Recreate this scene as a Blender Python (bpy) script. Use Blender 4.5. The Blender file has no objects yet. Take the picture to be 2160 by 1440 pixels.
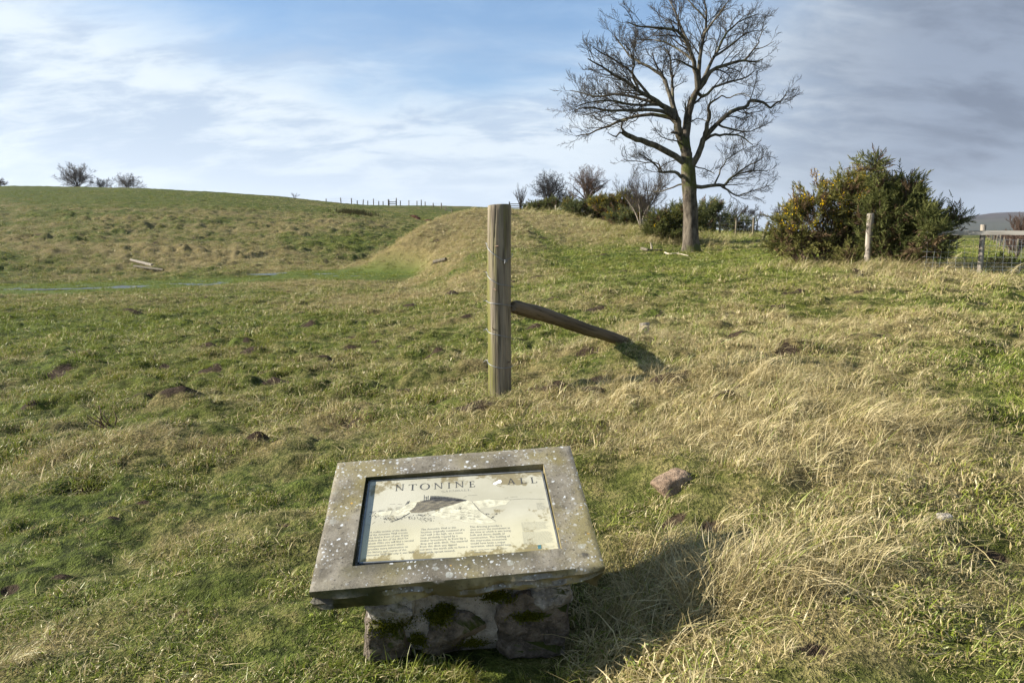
import bpy, math, random
import numpy as np
from mathutils import Vector, Matrix

rng = np.random.default_rng(7)
random.seed(7)
R = math.radians
scene = bpy.context.scene
COL = scene.collection

# ------------------------------------------------------------------ camera
CAM_Z = 1.6
TH = math.atan2(720 - 487, 1440)
cam_d = bpy.data.cameras.new('camera')
cam_d.lens = 24.0
cam_d.sensor_width = 36.0
cam_d.clip_start = 0.05
cam_d.clip_end = 20000
cam = bpy.data.objects.new('camera', cam_d)
cam.location = (0, 0, CAM_Z)
cam.rotation_euler = (math.pi / 2 - TH, 0, 0)
COL.objects.link(cam)
scene.camera = cam

# ------------------------------------------------------------------ sun and sky
SUN_EL, SUN_AZ = R(24.0), R(-3.0)         # light travels towards +X, a touch towards the viewer
sdir = Vector((math.cos(SUN_EL) * math.cos(SUN_AZ), math.cos(SUN_EL) * math.sin(SUN_AZ), -math.sin(SUN_EL)))
sun_d = bpy.data.lights.new('sun', 'SUN')
sun_d.energy = 5.0
sun_d.angle = R(0.55)
sun_d.color = (1.0, 0.93, 0.82)
sun = bpy.data.objects.new('sun', sun_d)
sun.rotation_euler = sdir.to_track_quat('-Z', 'Y').to_euler()
sun.location = (-30, -5, 30)
COL.objects.link(sun)

world = bpy.data.worlds.new('World')
scene.world = world
world.use_nodes = True


class NT:
    """small helper for building node trees"""
    def __init__(s, tree):
        s.t = tree
        tree.nodes.clear()

    def n(s, typ, ins=None, **props):
        nd = s.t.nodes.new(typ)
        for k, v in props.items():
            setattr(nd, k, v)
        for k, v in (ins or {}).items():
            s.set(nd.inputs[k], v)
        return nd

    def set(s, sock, v):
        if isinstance(v, bpy.types.NodeSocket):
            s.t.links.new(v, sock)
        elif isinstance(v, bpy.types.Node):
            s.t.links.new(v.outputs[0], sock)
        else:
            sock.default_value = v

    def math(s, op, a, b=0.0, c=0.0, clamp=False):
        nd = s.n('ShaderNodeMath', {0: a, 1: b, 2: c}, operation=op, use_clamp=clamp)
        return nd.outputs[0]

    def mix(s, f, a, b, blend='MIX'):
        nd = s.n('ShaderNodeMix', data_type='RGBA', blend_type=blend)
        s.set(nd.inputs['Factor'], f)
        s.set(nd.inputs[6], a if not isinstance(a, tuple) else (*a, 1)[:4])
        s.set(nd.inputs[7], b if not isinstance(b, tuple) else (*b, 1)[:4])
        return nd.outputs[2]

    def ramp(s, f, lo, hi, a=0.0, b=1.0):
        nd = s.n('ShaderNodeMapRange', {0: f, 1: lo, 2: hi, 3: a, 4: b}, interpolation_type='SMOOTHSTEP')
        return nd.outputs[0]

    def noise(s, vec, scale, detail=4, rough=0.55, dist=0.0):
        nd = s.n('ShaderNodeTexNoise', {'Scale': scale, 'Detail': detail, 'Roughness': rough, 'Distortion': dist})
        if vec is not None:
            s.set(nd.inputs['Vector'], vec)
        return nd.outputs[0]

    def mapping(s, vec, scale=(1, 1, 1), rot=(0, 0, 0), loc=(0, 0, 0)):
        return s.n('ShaderNodeMapping', {'Vector': vec, 'Scale': scale, 'Rotation': rot, 'Location': loc}).outputs[0]


w = NT(world.node_tree)
sky = w.n('ShaderNodeTexSky', sky_type='NISHITA', sun_disc=False, sun_elevation=SUN_EL,
          sun_rotation=R(270) - SUN_AZ, altitude=100, air_density=1.0, dust_density=0.6, ozone_density=1.4)
gen = w.n('ShaderNodeTexCoord').outputs['Generated']
sep = w.n('ShaderNodeSeparateXYZ', {0: gen})
dx, dy, dz = sep.outputs
zc = w.math('ADD', w.math('MAXIMUM', dz, 0.0), 0.30)
cp = w.n('ShaderNodeCombineXYZ', {0: w.math('DIVIDE', dx, zc), 1: w.math('DIVIDE', dy, zc), 2: 0.0}).outputs[0]
n_big = w.noise(w.mapping(cp, (0.55, 0.8, 1), (0, 0, R(10)), (1.3, 0.4, 0)), 1.0, 4, 0.5, 0.2)
n_mid = w.noise(w.mapping(cp, (1.5, 2.6, 1), (0, 0, R(10)), (4.2, 1.1, 0)), 1.0, 7, 0.60, 0.35)
n_fin = w.noise(w.mapping(cp, (3.6, 7.0, 1), (0, 0, R(-7)), (0.2, 7.1, 0)), 1.0, 6, 0.62, 0.3)
# a clear gap overhead, a high bright veil elsewhere, a grey front standing off to the right
az = w.math('ADD', w.math('DIVIDE', dx, w.math('ADD', w.math('ABSOLUTE', dy), 0.25)), w.math('ADD', w.math('MULTIPLY', w.math('SUBTRACT', n_mid, 0.5), 0.26), w.math('MULTIPLY', w.math('SUBTRACT', n_big, 0.5), 0.25)))
front = w.ramp(az, 0.10, 0.50)
gapf = w.math('ADD', w.math('ADD', dz, w.math('MULTIPLY', w.math('SUBTRACT', n_mid, 0.5), 0.20)), w.math('MULTIPLY', w.math('SUBTRACT', n_big, 0.5), 0.16))
gapf = w.math('SUBTRACT', gapf, w.math('MULTIPLY', w.math('POWER', w.math('ABSOLUTE', w.math('ADD', dx, 0.08)), 2.0), 0.50))
clear = w.math('MULTIPLY', w.ramp(gapf, 0.125, 0.245), w.math('SUBTRACT', 1.0, w.math('MULTIPLY', front, 0.75)))
veil = w.math('ADD', w.math('ADD', w.math('MULTIPLY', n_mid, 0.44), w.math('MULTIPLY', n_fin, 0.40)), w.math('MULTIPLY', n_big, 0.16))
lit = w.ramp(veil, 0.43, 0.555)
c_veil = w.mix(lit, (2.75, 3.45, 4.4), (4.35, 4.9, 5.4))
c_low = w.mix(w.ramp(dz, 0.02, 0.16, 0.25, 1.0), (3.7, 4.4, 5.2), c_veil)
c_front = w.mix(w.ramp(veil, 0.42, 0.58), (1.02, 1.28, 1.78), (1.62, 2.0, 2.66))
c_front = w.mix(w.ramp(dz, 0.01, 0.085), (2.35, 2.85, 3.55), c_front)
cloud = w.mix(w.math('MULTIPLY', front, 0.97), c_low, c_front)
blue = w.mix(1.0, sky.outputs[0], (0.56, 0.74, 0.90), 'MULTIPLY')
blue = w.mix(w.ramp(n_fin, 0.40, 0.72, 0.30, 0.60), blue, (1.9, 3.0, 4.5))
final = w.mix(w.math('MULTIPLY', clear, 0.96), cloud, blue)
bg = w.n('ShaderNodeBackground', {'Color': final, 'Strength': 0.074})
w.n('ShaderNodeOutputWorld', {'Surface': bg})

vs = scene.view_settings
vs.view_transform = 'Standard'
vs.look = 'None'
vs.gamma = 1.0
vs.use_curve_mapping = False
vs.exposure = 1.34
scene.cycles.max_bounces = 4
scene.cycles.diffuse_bounces = 2
scene.cycles.glossy_bounces = 2
scene.cycles.transmission_bounces = 2
scene.cycles.transparent_max_bounces = 6

# ------------------------------------------------------------------ geometry helpers
FW = np.array([0, math.cos(TH), -math.sin(TH)])
UP = np.array([0, math.sin(TH), math.cos(TH)])
CP = np.array([0, 0, CAM_Z])


def ray(px, py):
    return FW + (px - 1080) / 1440 * np.array([1.0, 0, 0]) + (720 - py) / 1440 * UP


def pt(px, py, Y):
    d = ray(px, py)
    return CP + d * (Y / d[1])


def hash2(ix, iy, s):
    h = (ix * 374761393 + iy * 668265263 + s * 1274126177) & 0xffffffff
    h = ((h ^ (h >> 13)) * 1274126177) & 0xffffffff
    return ((h ^ (h >> 16)) & 0xffff) / 65535.0


def vnoise(x, y, s=0):
    x = np.asarray(x, float); y = np.asarray(y, float)
    ix = np.floor(x).astype(np.int64); iy = np.floor(y).astype(np.int64)
    fx = x - ix; fy = y - iy
    fx = fx * fx * fx * (fx * (fx * 6 - 15) + 10); fy = fy * fy * fy * (fy * (fy * 6 - 15) + 10)
    a = hash2(ix, iy, s); b = hash2(ix + 1, iy, s); c = hash2(ix, iy + 1, s); d = hash2(ix + 1, iy + 1, s)
    return (a + (b - a) * fx) * (1 - fy) + (c + (d - c) * fx) * fy - 0.5


def fbm(x, y, s=0, o=4, g=0.5):
    v = 0; a = 1.0; t = 0
    for k in range(o):
        c, sn = math.cos(k * 1.3), math.sin(k * 1.3)
        v = v + a * vnoise((x * c - y * sn) * 2 ** k + 17.3 * k, (x * sn + y * c) * 2 ** k - 9.1 * k, s + k)
        t += a; a *= g
    return v / t


def mesh_np(name, V, F, attrs=None, smooth=False):
    """V (n,3); F list of (m,k) int arrays; attrs {name: per-vertex float or (n,3)}"""
    me = bpy.data.meshes.new(name)
    V = np.asarray(V, np.float32)
    F = [np.asarray(f, np.int32) for f in F if len(f)]
    me.vertices.add(len(V)); me.vertices.foreach_set('co', V.ravel())
    loops = np.concatenate([f.ravel() for f in F]) if F else np.zeros(0, np.int32)
    tot = np.concatenate([np.full(len(f), f.shape[1], np.int32) for f in F]) if F else np.zeros(0, np.int32)
    st = np.concatenate([[0], np.cumsum(tot)[:-1]]).astype(np.int32) if len(tot) else tot
    me.loops.add(len(loops)); me.loops.foreach_set('vertex_index', loops)
    me.polygons.add(len(tot)); me.polygons.foreach_set('loop_start', st)
    if len(tot):
        me.polygons.foreach_set('use_smooth', np.full(len(tot), bool(smooth)))
    for k, a in (attrs or {}).items():
        a = np.asarray(a, np.float32)
        at = me.attributes.new(k, 'FLOAT' if a.ndim == 1 else 'FLOAT_VECTOR', 'POINT')
        at.data.foreach_set('value' if a.ndim == 1 else 'vector', a.ravel())
    me.update(calc_edges=True)
    return me


def link(name, me, mat=None, parent=None, loc=None):
    o = bpy.data.objects.new(name, me)
    COL.objects.link(o)
    if mat is not None and me is not None:
        me.materials.append(mat)
    if parent is not None:
        o.parent = parent
    if loc is not None:
        o.location = loc
    return o


def tag(o, label, cat, group=None):
    o['label'] = label
    o['category'] = cat
    if group:
        o['group'] = group
    return o


def thing(name, label, cat, loc=(0, 0, 0), group=None):
    o = bpy.data.objects.new(name, None)
    o.empty_display_size = 0.2
    COL.objects.link(o)
    o.location = loc
    return tag(o, label, cat, group)


class Tubes:
    """collects tapered polylines and turns them into one mesh"""
    def __init__(s):
        s.d = {}

    def add(s, P, r):
        s.d.setdefault(len(P), []).append((P, r))

    def arrays(s, sides=4, cap=True, sides_fn=None):
        VV, FF, off = [], [], 0
        for K, L in s.d.items():
            P = np.array([p for p, _ in L], float)
            Rr = np.array([np.broadcast_to(r, K) for _, r in L], float)
            N = len(L)
            T = np.gradient(P, axis=1)
            T /= np.linalg.norm(T, axis=2, keepdims=True) + 1e-9
            m = T.mean(1); m /= np.linalg.norm(m, axis=1, keepdims=True) + 1e-9
            ref = np.where(np.abs(m[:, 2:3]) > 0.75, np.array([[1.0, 0.17, 0]]), np.array([[0.11, 0.05, 1.0]]))
            ref = np.broadcast_to(ref[:, None], P.shape)
            A = np.cross(T, ref); A /= np.linalg.norm(A, axis=2, keepdims=True) + 1e-9
            B = np.cross(T, A)
            an = np.arange(sides) / sides * 2 * math.pi
            V = P[:, :, None] + Rr[:, :, None, None] * (A[:, :, None] * np.cos(an)[None, None, :, None] + B[:, :, None] * np.sin(an)[None, None, :, None])
            VV.append(V.reshape(-1, 3))
            idx = np.arange(N * K * sides).reshape(N, K, sides) + off
            nx = np.roll(idx, -1, axis=2)
            FF.append(np.stack([idx[:, :-1], nx[:, :-1], nx[:, 1:], idx[:, 1:]], -1).reshape(-1, 4))
            if cap and sides == 4:
                FF.append(idx[:, -1, :]); FF.append(idx[:, 0, ::-1])
            off += N * K * sides
        return np.concatenate(VV), FF

    def mesh(s, name, sides=4, smooth=True):
        V, F = s.arrays(sides)
        if sides != 4:
            pass
        return mesh_np(name, V, F, smooth=smooth)


def box_arrays(cx, cy, cz, sx, sy, sz):
    V = np.array([(x, y, z) for z in (-.5, .5) for y in (-.5, .5) for x in (-.5, .5)]) * (sx, sy, sz) + (cx, cy, cz)
    F = np.array([(0, 2, 3, 1), (4, 5, 7, 6), (0, 1, 5, 4), (2, 6, 7, 3), (0, 4, 6, 2), (1, 3, 7, 5)])
    return V, F


def joinq(parts):
    VV, FF, off = [], [], 0
    for V, F in parts:
        VV.append(V); FF.append(np.asarray(F) + off); off += len(V)
    return np.concatenate(VV), FF


# ------------------------------------------------------------------ materials
def new_mat(name):
    m = bpy.data.materials.new(name)
    m.use_nodes = True
    return m, NT(m.node_tree)


def out(t, bsdf):
    t.n('ShaderNodeOutputMaterial', {'Surface': bsdf})


def principled(t, col, rough=0.8, normal=None, spec=0.3, **kw):
    ins = {'Base Color': col, 'Roughness': rough, 'Specular IOR Level': spec}
    if normal is not None:
        ins['Normal'] = normal
    ins.update(kw)
    if isinstance(col, tuple):
        ins['Base Color'] = (*col, 1)[:4]
    return t.n('ShaderNodeBsdfPrincipled', ins).outputs[0]


def bump(t, h, strength=0.5, dist=0.02):
    return t.n('ShaderNodeBump', {'Height': h, 'Strength': strength, 'Distance': dist}).outputs[0]


def attr(t, name, typ='GEOMETRY'):
    return t.n('ShaderNodeAttribute', attribute_name=name, attribute_type=typ).outputs['Fac']


def objc(t):
    return t.n('ShaderNodeTexCoord').outputs['Object']


M = {}

# ground
m, t = new_mat('pasture')
co = objc(t)
dry, mud, wet = attr(t, 'dry'), attr(t, 'mud'), attr(t, 'wet')
n1 = t.noise(co, 2.3, 5, 0.65); n2 = t.noise(co, 9.0, 5, 0.7); n3 = t.noise(co, 45.0, 3, 0.7); n4 = t.noise(co, 0.35, 4, 0.55)
green = t.mix(t.ramp(n2, 0.38, 0.62), (0.020, 0.030, 0.006), (0.105, 0.135, 0.024))
green = t.mix(t.ramp(n4, 0.35, 0.65, 0.0, 0.4), green, (0.09, 0.092, 0.018))
straw = t.mix(t.ramp(n3, 0.3, 0.7), (0.060, 0.046, 0.020), (0.33, 0.265, 0.115))
f = t.math('ADD', dry, t.math('ADD', t.math('MULTIPLY', t.math('SUBTRACT', n1, 0.5), 1.1), t.math('MULTIPLY', t.math('SUBTRACT', n2, 0.5), 1.2)))
c = t.mix(t.ramp(f, 0.25, 0.85), green, straw)
c = t.mix(wet, c, t.mix(n2, (0.055, 0.085, 0.016), (0.110, 0.140, 0.030)))
soil = t.mix(n3, (0.022, 0.015, 0.010), (0.075, 0.052, 0.034))
mf = t.math('ADD', mud, t.math('MULTIPLY', t.math('SUBTRACT', n2, 0.5), 0.7))
c = t.mix(t.ramp(mf, 0.4, 0.62), c, soil)
red = attr(t, 'red')
c = t.mix(red, c, t.mix(n2, (0.055, 0.022, 0.013), (0.14, 0.065, 0.035)))
h = t.math('ADD', t.math('MULTIPLY', n2, 0.6), t.math('MULTIPLY', n3, 0.4))
out(t, principled(t, c, 0.95, bump(t, h, 0.9, 0.10), 0.1))
M['pasture'] = m

# grass blades
m, t = new_mat('grass_blade')
br = attr(t, 'br'); hh = attr(t, 'hh')
dv = attr(t, 'dryv', 'INSTANCER'); tv = attr(t, 'tint', 'INSTANCER')
f = t.ramp(t.math('SUBTRACT', dv, br), -0.12, 0.12)
b2 = t.math('FRACT', t.math('MULTIPLY', br, 37.0))
green = t.mix(b2, (0.080, 0.132, 0.012), (0.260, 0.310, 0.040))
green = t.mix(t.math('MULTIPLY', tv, 0.8), green, (0.235, 0.222, 0.036))
straw = t.mix(b2, (0.28, 0.22, 0.088), (0.66, 0.56, 0.31))
straw = t.mix(t.math('MULTIPLY', tv, 0.35), straw, (0.21, 0.145, 0.062))
c = t.mix(f, green, straw)
d = t.n('ShaderNodeBsdfDiffuse', {'Color': c}).outputs[0]
tr = t.n('ShaderNodeBsdfTranslucent', {'Color': c}).outputs[0]
gl = t.n('ShaderNodeBsdfGlossy', {'Color': (0.9, 0.9, 0.85, 1), 'Roughness': 0.45}).outputs[0]
mx = t.n('ShaderNodeMixShader', {0: 0.20, 1: d, 2: tr}).outputs[0]
out(t, t.n('ShaderNodeMixShader', {0: 0.035, 1: mx, 2: gl}).outputs[0])
M['blade'] = m


def bark_mat(name, a, b, moss=0.0, mosscol=(0.045, 0.052, 0.010), sc=1.0):
    m, t = new_mat(name)
    co = objc(t)
    n = t.noise(t.mapping(co, (sc * 6, sc * 6, sc * 2.0)), 1.0, 6, 0.65)
    n2 = t.noise(co, 1.7 * sc, 4, 0.6)
    n3 = t.noise(co, 22 * sc, 3, 0.6)
    c = t.mix(t.ramp(n, 0.35, 0.65), a, b)
    c = t.mix(t.ramp(n3, 0.55, 0.75, 0, 0.5), c, tuple(min(1, x * 1.6) for x in b))
    if moss:
        g = t.n('ShaderNodeNewGeometry')
        nz = t.n('ShaderNodeSeparateXYZ', {0: g.outputs['Normal']}).outputs[2]
        if moss > 1:
            z = t.n('ShaderNodeSeparateXYZ', {0: co}).outputs[2]
            band = t.math('MULTIPLY', t.ramp(z, 1.4, 2.8, 0, .75), t.ramp(z, 8.0, 4.2))
            band = t.math('MAXIMUM', band, t.ramp(z, 0.55, 0.1, 0, 0.9))
            k = t.math('ADD', t.math('MULTIPLY', band, 0.34), t.math('MULTIPLY', nz, 0.12))
            f = t.math('MULTIPLY', t.ramp(t.math('ADD', n2, t.math('ADD', k, t.math('MULTIPLY', t.math('SUBTRACT', n3, 0.5), 0.5))), 0.70, 0.90), 0.85)
        else:
            f = t.ramp(t.math('ADD', n2, t.math('MULTIPLY', nz, 0.15)), 0.62 - 0.1 * moss, 0.78)
        c = t.mix(f, c, t.mix(n3, mosscol, tuple(x * 2.0 for x in mosscol)))
    out(t, principled(t, c, 0.9, bump(t, n, 0.7, 0.04 / sc), 0.2))
    return m


M['bark'] = bark_mat('sycamore_bark', (0.038, 0.030, 0.022), (0.145, 0.120, 0.088), 2.0)
M['limb'] = bark_mat('limb_bark', (0.045, 0.038, 0.028), (0.145, 0.125, 0.090), 0.5)
M['twig'] = bark_mat('twig_bark', (0.035, 0.030, 0.024), (0.080, 0.068, 0.052))
M['palebark'] = bark_mat('pale_bark', (0.13, 0.11, 0.085), (0.30, 0.26, 0.20), sc=2)
M['greytwig'] = bark_mat('grey_twig', (0.055, 0.046, 0.040), (0.120, 0.100, 0.085))
M['browntwig'] = bark_mat('brown_twig', (0.075, 0.048, 0.036), (0.160, 0.105, 0.078))
M['darktwig'] = bark_mat('dark_twig', (0.022, 0.020, 0.020), (0.060, 0.052, 0.048))


def wood_mat(name, a, b, algae=0.3, sc=1.0, algcol=(0.13, 0.135, 0.018), pale=(0.42, 0.36, 0.26), ax='z'):
    m, t = new_mat(name)
    co = objc(t)
    s1 = {'z': (9 * sc, 9 * sc, 0.55 * sc), 'x': (0.55 * sc, 9 * sc, 9 * sc)}[ax]
    s2 = {'z': (48 * sc, 48 * sc, 2.0 * sc), 'x': (2.0 * sc, 48 * sc, 48 * sc)}[ax]
    n = t.noise(t.mapping(co, s1), 1.0, 5, 0.6)
    nf = t.noise(t.mapping(co, s2), 1.0, 4, 0.65)
    nb = t.noise(t.mapping(co, tuple(v * 0.5 for v in s1), loc=(3, 5, 1)), 1.0, 4, 0.6)
    c = t.mix(t.ramp(n, 0.35, 0.66), a, b)
    c = t.mix(t.ramp(nf, 0.50, 0.72, 0, 0.6), c, pale)
    c = t.mix(t.ramp(nf, 0.46, 0.34, 0, 0.75), c, tuple(x * 0.35 for x in a))
    if algae:
        c = t.mix(t.ramp(t.math('ADD', nb, t.math('MULTIPLY', nf, 0.25)), 0.78 - 0.3 * algae, 0.92 - 0.3 * algae, 0, 0.85), c, algcol)
    h = t.math('ADD', t.math('MULTIPLY', nf, 0.7), t.math('MULTIPLY', n, 0.3))
    out(t, principled(t, c, 0.85, bump(t, h, 0.8, 0.012), 0.25))
    return m


M['post'] = wood_mat('strainer_post_wood', (0.105, 0.085, 0.060), (0.28, 0.235, 0.17), 0.52, 1.0, (0.125, 0.125, 0.018))
M['strut'] = wood_mat('strut_wood', (0.085, 0.064, 0.040), (0.185, 0.142, 0.090), 0.25, 1.0, (0.070, 0.072, 0.014), (0.16, 0.125, 0.085), 'x')
M['oldwood'] = wood_mat('old_fence_wood', (0.15, 0.125, 0.10), (0.34, 0.30, 0.245), 0.22, 1.5, (0.17, 0.17, 0.03))
M['darkwood'] = wood_mat('dark_fence_wood', (0.06, 0.052, 0.038), (0.15, 0.125, 0.085), 0.3, 1.5)
M['rail'] = wood_mat('pale_rail_wood', (0.22, 0.20, 0.17), (0.38, 0.355, 0.31), 0.14, 1.2, (0.32, 0.29, 0.05), (0.48, 0.455, 0.41), 'x')
M['palewood'] = wood_mat('bleached_wood', (0.30, 0.25, 0.18), (0.52, 0.45, 0.34), 0.0, 1.0, ax='x')


def plain(name, col, rough=0.6, metallic=0.0, spec=0.4):
    m, t = new_mat(name)
    n = t.noise(objc(t), 40, 3)
    c = t.mix(t.ramp(n, 0.3, 0.7), tuple(x * 0.8 for x in col), tuple(min(1, x * 1.15) for x in col))
    out(t, principled(t, c, rough, None, spec, Metallic=metallic))
    return m


M['wire'] = plain('galvanised_wire', (0.25, 0.26, 0.27), 0.5, 0.6)
M['meshwire'] = plain('dull_wire', (0.26, 0.28, 0.29), 0.55, 0.4)
M['rustnail'] = plain('rusty_nail', (0.20, 0.13, 0.09), 0.7, 0.4)


def leaf_mat(name, dark, light, brown, tr=0.15):
    m, t = new_mat(name)
    s = attr(t, 'shade')
    b2 = t.math('FRACT', t.math('MULTIPLY', s, 23.0))
    c = t.mix(b2, dark, light)
    c = t.mix(t.ramp(s, 0.80, 0.86), c, brown)
    d = t.n('ShaderNodeBsdfDiffuse', {'Color': c}).outputs[0]
    trn = t.n('ShaderNodeBsdfTranslucent', {'Color': c}).outputs[0]
    out(t, t.n('ShaderNodeMixShader', {0: tr, 1: d, 2: trn}).outputs[0])
    return m


M['gorse_a'] = leaf_mat('gorse_green', (0.085, 0.088, 0.026), (0.230, 0.215, 0.072), (0.165, 0.112, 0.064))
M['gorse_b'] = leaf_mat('gorse_dark', (0.058, 0.070, 0.024), (0.165, 0.170, 0.058), (0.130, 0.090, 0.052))
M['gorse_c'] = leaf_mat('gorse_far', (0.070, 0.085, 0.032), (0.160, 0.172, 0.072), (0.16, 0.11, 0.065))
M['blossom'] = leaf_mat('gorse_blossom', (0.62, 0.40, 0.008), (0.78, 0.56, 0.02), (0.60, 0.42, 0.02))
M['rush'] = leaf_mat('rush_blades', (0.060, 0.056, 0.018), (0.12, 0.10, 0.035), (0.13, 0.10, 0.05))

# ------------------------------------------------------------------ terrain
CTRL = [  # (image column, image row, forward distance in metres) of ground the photograph shows or implies
    # near ground, left to right
    (1055, 846, 6.4), (990, 1398, 2.33), (760, 1408, 2.33), (1210, 1392, 2.35),
    (60, 1430, 2.42), (60, 1200, 3.35), (60, 1000, 5.1), (60, 850, 7.9), (60, 750, 12.0), (60, 680, 18.0), (60, 640, 24.5),
    (500, 1430, 2.3), (500, 1200, 3.2), (500, 1000, 4.9), (520, 850, 7.2), (500, 750, 11.0), (500, 680, 17.0), (500, 630, 25.0),
    (800, 850, 6.8), (800, 720, 12.0), (800, 640, 21.0), (800, 600, 31.0),
    (1080, 1000, 4.25), (1100, 760, 8.5), (1090, 660, 14.0), (1080, 600, 22.0),
    (1340, 728, 8.1), (1400, 900, 4.9), (1420, 1060, 3.5), (1500, 1250, 2.45), (1500, 1430, 1.95),
    (1700, 800, 5.9), (1750, 900, 4.5), (1750, 1050, 3.25), (1900, 1300, 2.15), (1950, 1430, 1.85),
    (1900, 700, 7.9), (2100, 780, 6.2), (2120, 1000, 3.7), (2120, 1250, 2.35), (2140, 650, 10.3), (1700, 680, 9.6),
    # right, towards the fence
    (1500, 620, 14.5), (1830, 572, 17.0), (1700, 560, 18.0), (2068, 582, 15.6), (2150, 598, 13.6), (1640, 548, 21.0),
    (2050, 556, 25), (2100, 545, 33), (2000, 522, 50), (2060, 506, 90), (2150, 508, 90), (1900, 500, 130), (1900, 490, 300), (2150, 491, 300),
    # ditch floor
    (60, 614, 31.0), (300, 603, 33.5), (520, 588, 37.0), (700, 572, 41.0), (810, 560, 44.0), (60, 596, 36.0),
    (850, 582, 36.0), (930, 602, 27.0), 
    # left hill
    (0, 540, 46.0), (0, 480, 64.0), (0, 430, 86.0), (0, 396, 108.0), (0, 399, 150.0), (0, 402, 250.0),
    (300, 580, 41.0), (300, 530, 50.0), (300, 470, 68.0), (300, 425, 92.0), (300, 401, 112.0), (300, 405, 160.0), (300, 408, 250.0),
    (600, 560, 45.0), (600, 510, 58.0), (600, 460, 80.0), (600, 430, 102.0), (600, 417, 120.0), (600, 422, 170.0), (600, 424, 260.0),
    (740, 530, 55.0), (760, 490, 68.0), (770, 455, 92.0), (760, 439, 115.0), (780, 433, 145.0), (780, 437, 200), (780, 439, 300),
    (900, 462, 100.0), (900, 441, 130.0), (900, 434, 155.0), (900, 438, 220.0), (900, 440, 330.0),
    (1000, 452, 118.0), (1000, 437, 150.0), (1000, 441, 220.0), (1000, 443, 330.0),
    # ditch behind the mound
    (850, 522, 56.0), (905, 497, 64.0), (960, 480, 78.0),
    # mound
    (768, 551, 40.0), (800, 533, 40.0), (850, 502, 41.5), (895, 476, 44.0), (945, 455, 48.0), (1000, 444, 54.0), (1050, 441, 62.0),
    (880, 560, 36.5), (910, 520, 38.5), (960, 480, 43.0), (960, 535, 34.5), (1000, 570, 26.5), (1000, 510, 37.0), (1000, 470, 44.0),
    (1060, 450, 52.0), (1060, 482, 42.0), (1060, 525, 33.0), (1065, 572, 24.5), (1110, 468, 47.0), (1120, 500, 38.5),
    (1100, 448, 78.0), (1100, 452, 66.0), (1200, 448, 66.0), (1100, 446, 100.0), (1200, 446, 90.0), (1150, 444, 150.0), (1150, 446, 300.0),
    (1150, 500, 39.0), (1150, 560, 26.0), (1200, 600, 18.5), (1200, 530, 33.0), (1200, 480, 45.0), (1260, 462, 54.0), (1330, 486, 43.0), (1300, 520, 32.0),
    (1400, 506, 34.5), (1460, 532, 30.0), (1380, 560, 23.0), (1490, 493, 46.0), (1552, 504, 40.0), (1600, 506, 37.0), (1560, 530, 28.5), (1540, 515, 33.0),
    (1500, 490, 80.0), (1600, 494, 80.0), (1600, 487, 200.0), (1500, 487, 200.0), (1350, 478, 80.0), (1350, 482, 200.0), (1600, 488, 350.0), (1350, 486, 350.0),
]
cpts = np.array([pt(*c_) for c_ in CTRL])


def feat(x, y):
    r = np.hypot(x, y)
    return np.arctan2(x, y), np.log(np.maximum(r, 0.3)), r


_a, _l, _r = feat(cpts[:, 0], cpts[:, 1])
KA = 2.6
FP = np.stack([_a * KA, _l], 1)
ft = (cpts[:, 2] - CAM_Z) / _r


def tps_fit(P, v, lam=2e-4):
    n = len(P)
    d2 = ((P[:, None] - P[None]) ** 2).sum(-1)
    K = 0.5 * d2 * np.log(d2 + 1e-12) + lam * np.eye(n)
    Q = np.hstack([np.ones((n, 1)), P])
    A = np.block([[K, Q], [Q.T, np.zeros((3, 3))]])
    return np.linalg.solve(A, np.concatenate([v, np.zeros(3)]))


TW = tps_fit(FP, ft)


def tps(a, l):
    o = np.empty(a.shape)
    n = len(FP)
    fa, fl = a.ravel() * KA, l.ravel()
    res = np.empty(fa.shape)
    for s in range(0, len(fa), 40000):
        q = np.stack([fa[s:s + 40000], fl[s:s + 40000]], 1)
        d2 = ((q[:, None] - FP[None]) ** 2).sum(-1)
        res[s:s + 40000] = (0.5 * d2 * np.log(d2 + 1e-12)) @ TW[:n] + TW[n] + q @ TW[n + 1:]
    return res.reshape(a.shape)


AMAX = R(41)


def ground_base(x, y):
    x = np.asarray(x, float); y = np.asarray(y, float)
    a, l, r = feat(x, y)
    ac = np.clip(a, -AMAX, AMAX)
    lc = np.clip(l, math.log(1.9), math.log(340))
    tv = tps(ac, lc)
    # turn gently to the mean behind the camera
    over = np.clip((np.abs(a) - AMAX) / (math.pi - AMAX), 0, 1)
    over = over * over * (3 - 2 * over)
    z = CAM_Z + tv * np.exp(lc)
    zb = 0.05 + 0.02 * (np.exp(lc) - 1.9)
    z = z * (1 - over) + np.minimum(zb, 2.0) * over
    far = np.clip((r - 340) / 400, 0, 1)
    z = z * (1 - far) + (-2.0) * far
    near = np.clip((1.9 - r) / 1.9, 0, 1)
    return z * (1 - near) + 0.03 * near


def gnd0(px, py, y0=1.3, y1=330):
    """where the sight line through an image point first meets the smooth ground"""
    Y = np.exp(np.linspace(math.log(y0), math.log(y1), 700))
    d = ray(px, py)
    P = CP[None] + d[None] * (Y / d[1])[:, None]
    z = ground_base(P[:, 0], P[:, 1])
    k = np.argmax(P[:, 2] <= z)
    if P[k, 2] > z[k]:
        k = len(Y) - 1
    return P[k]


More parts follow.
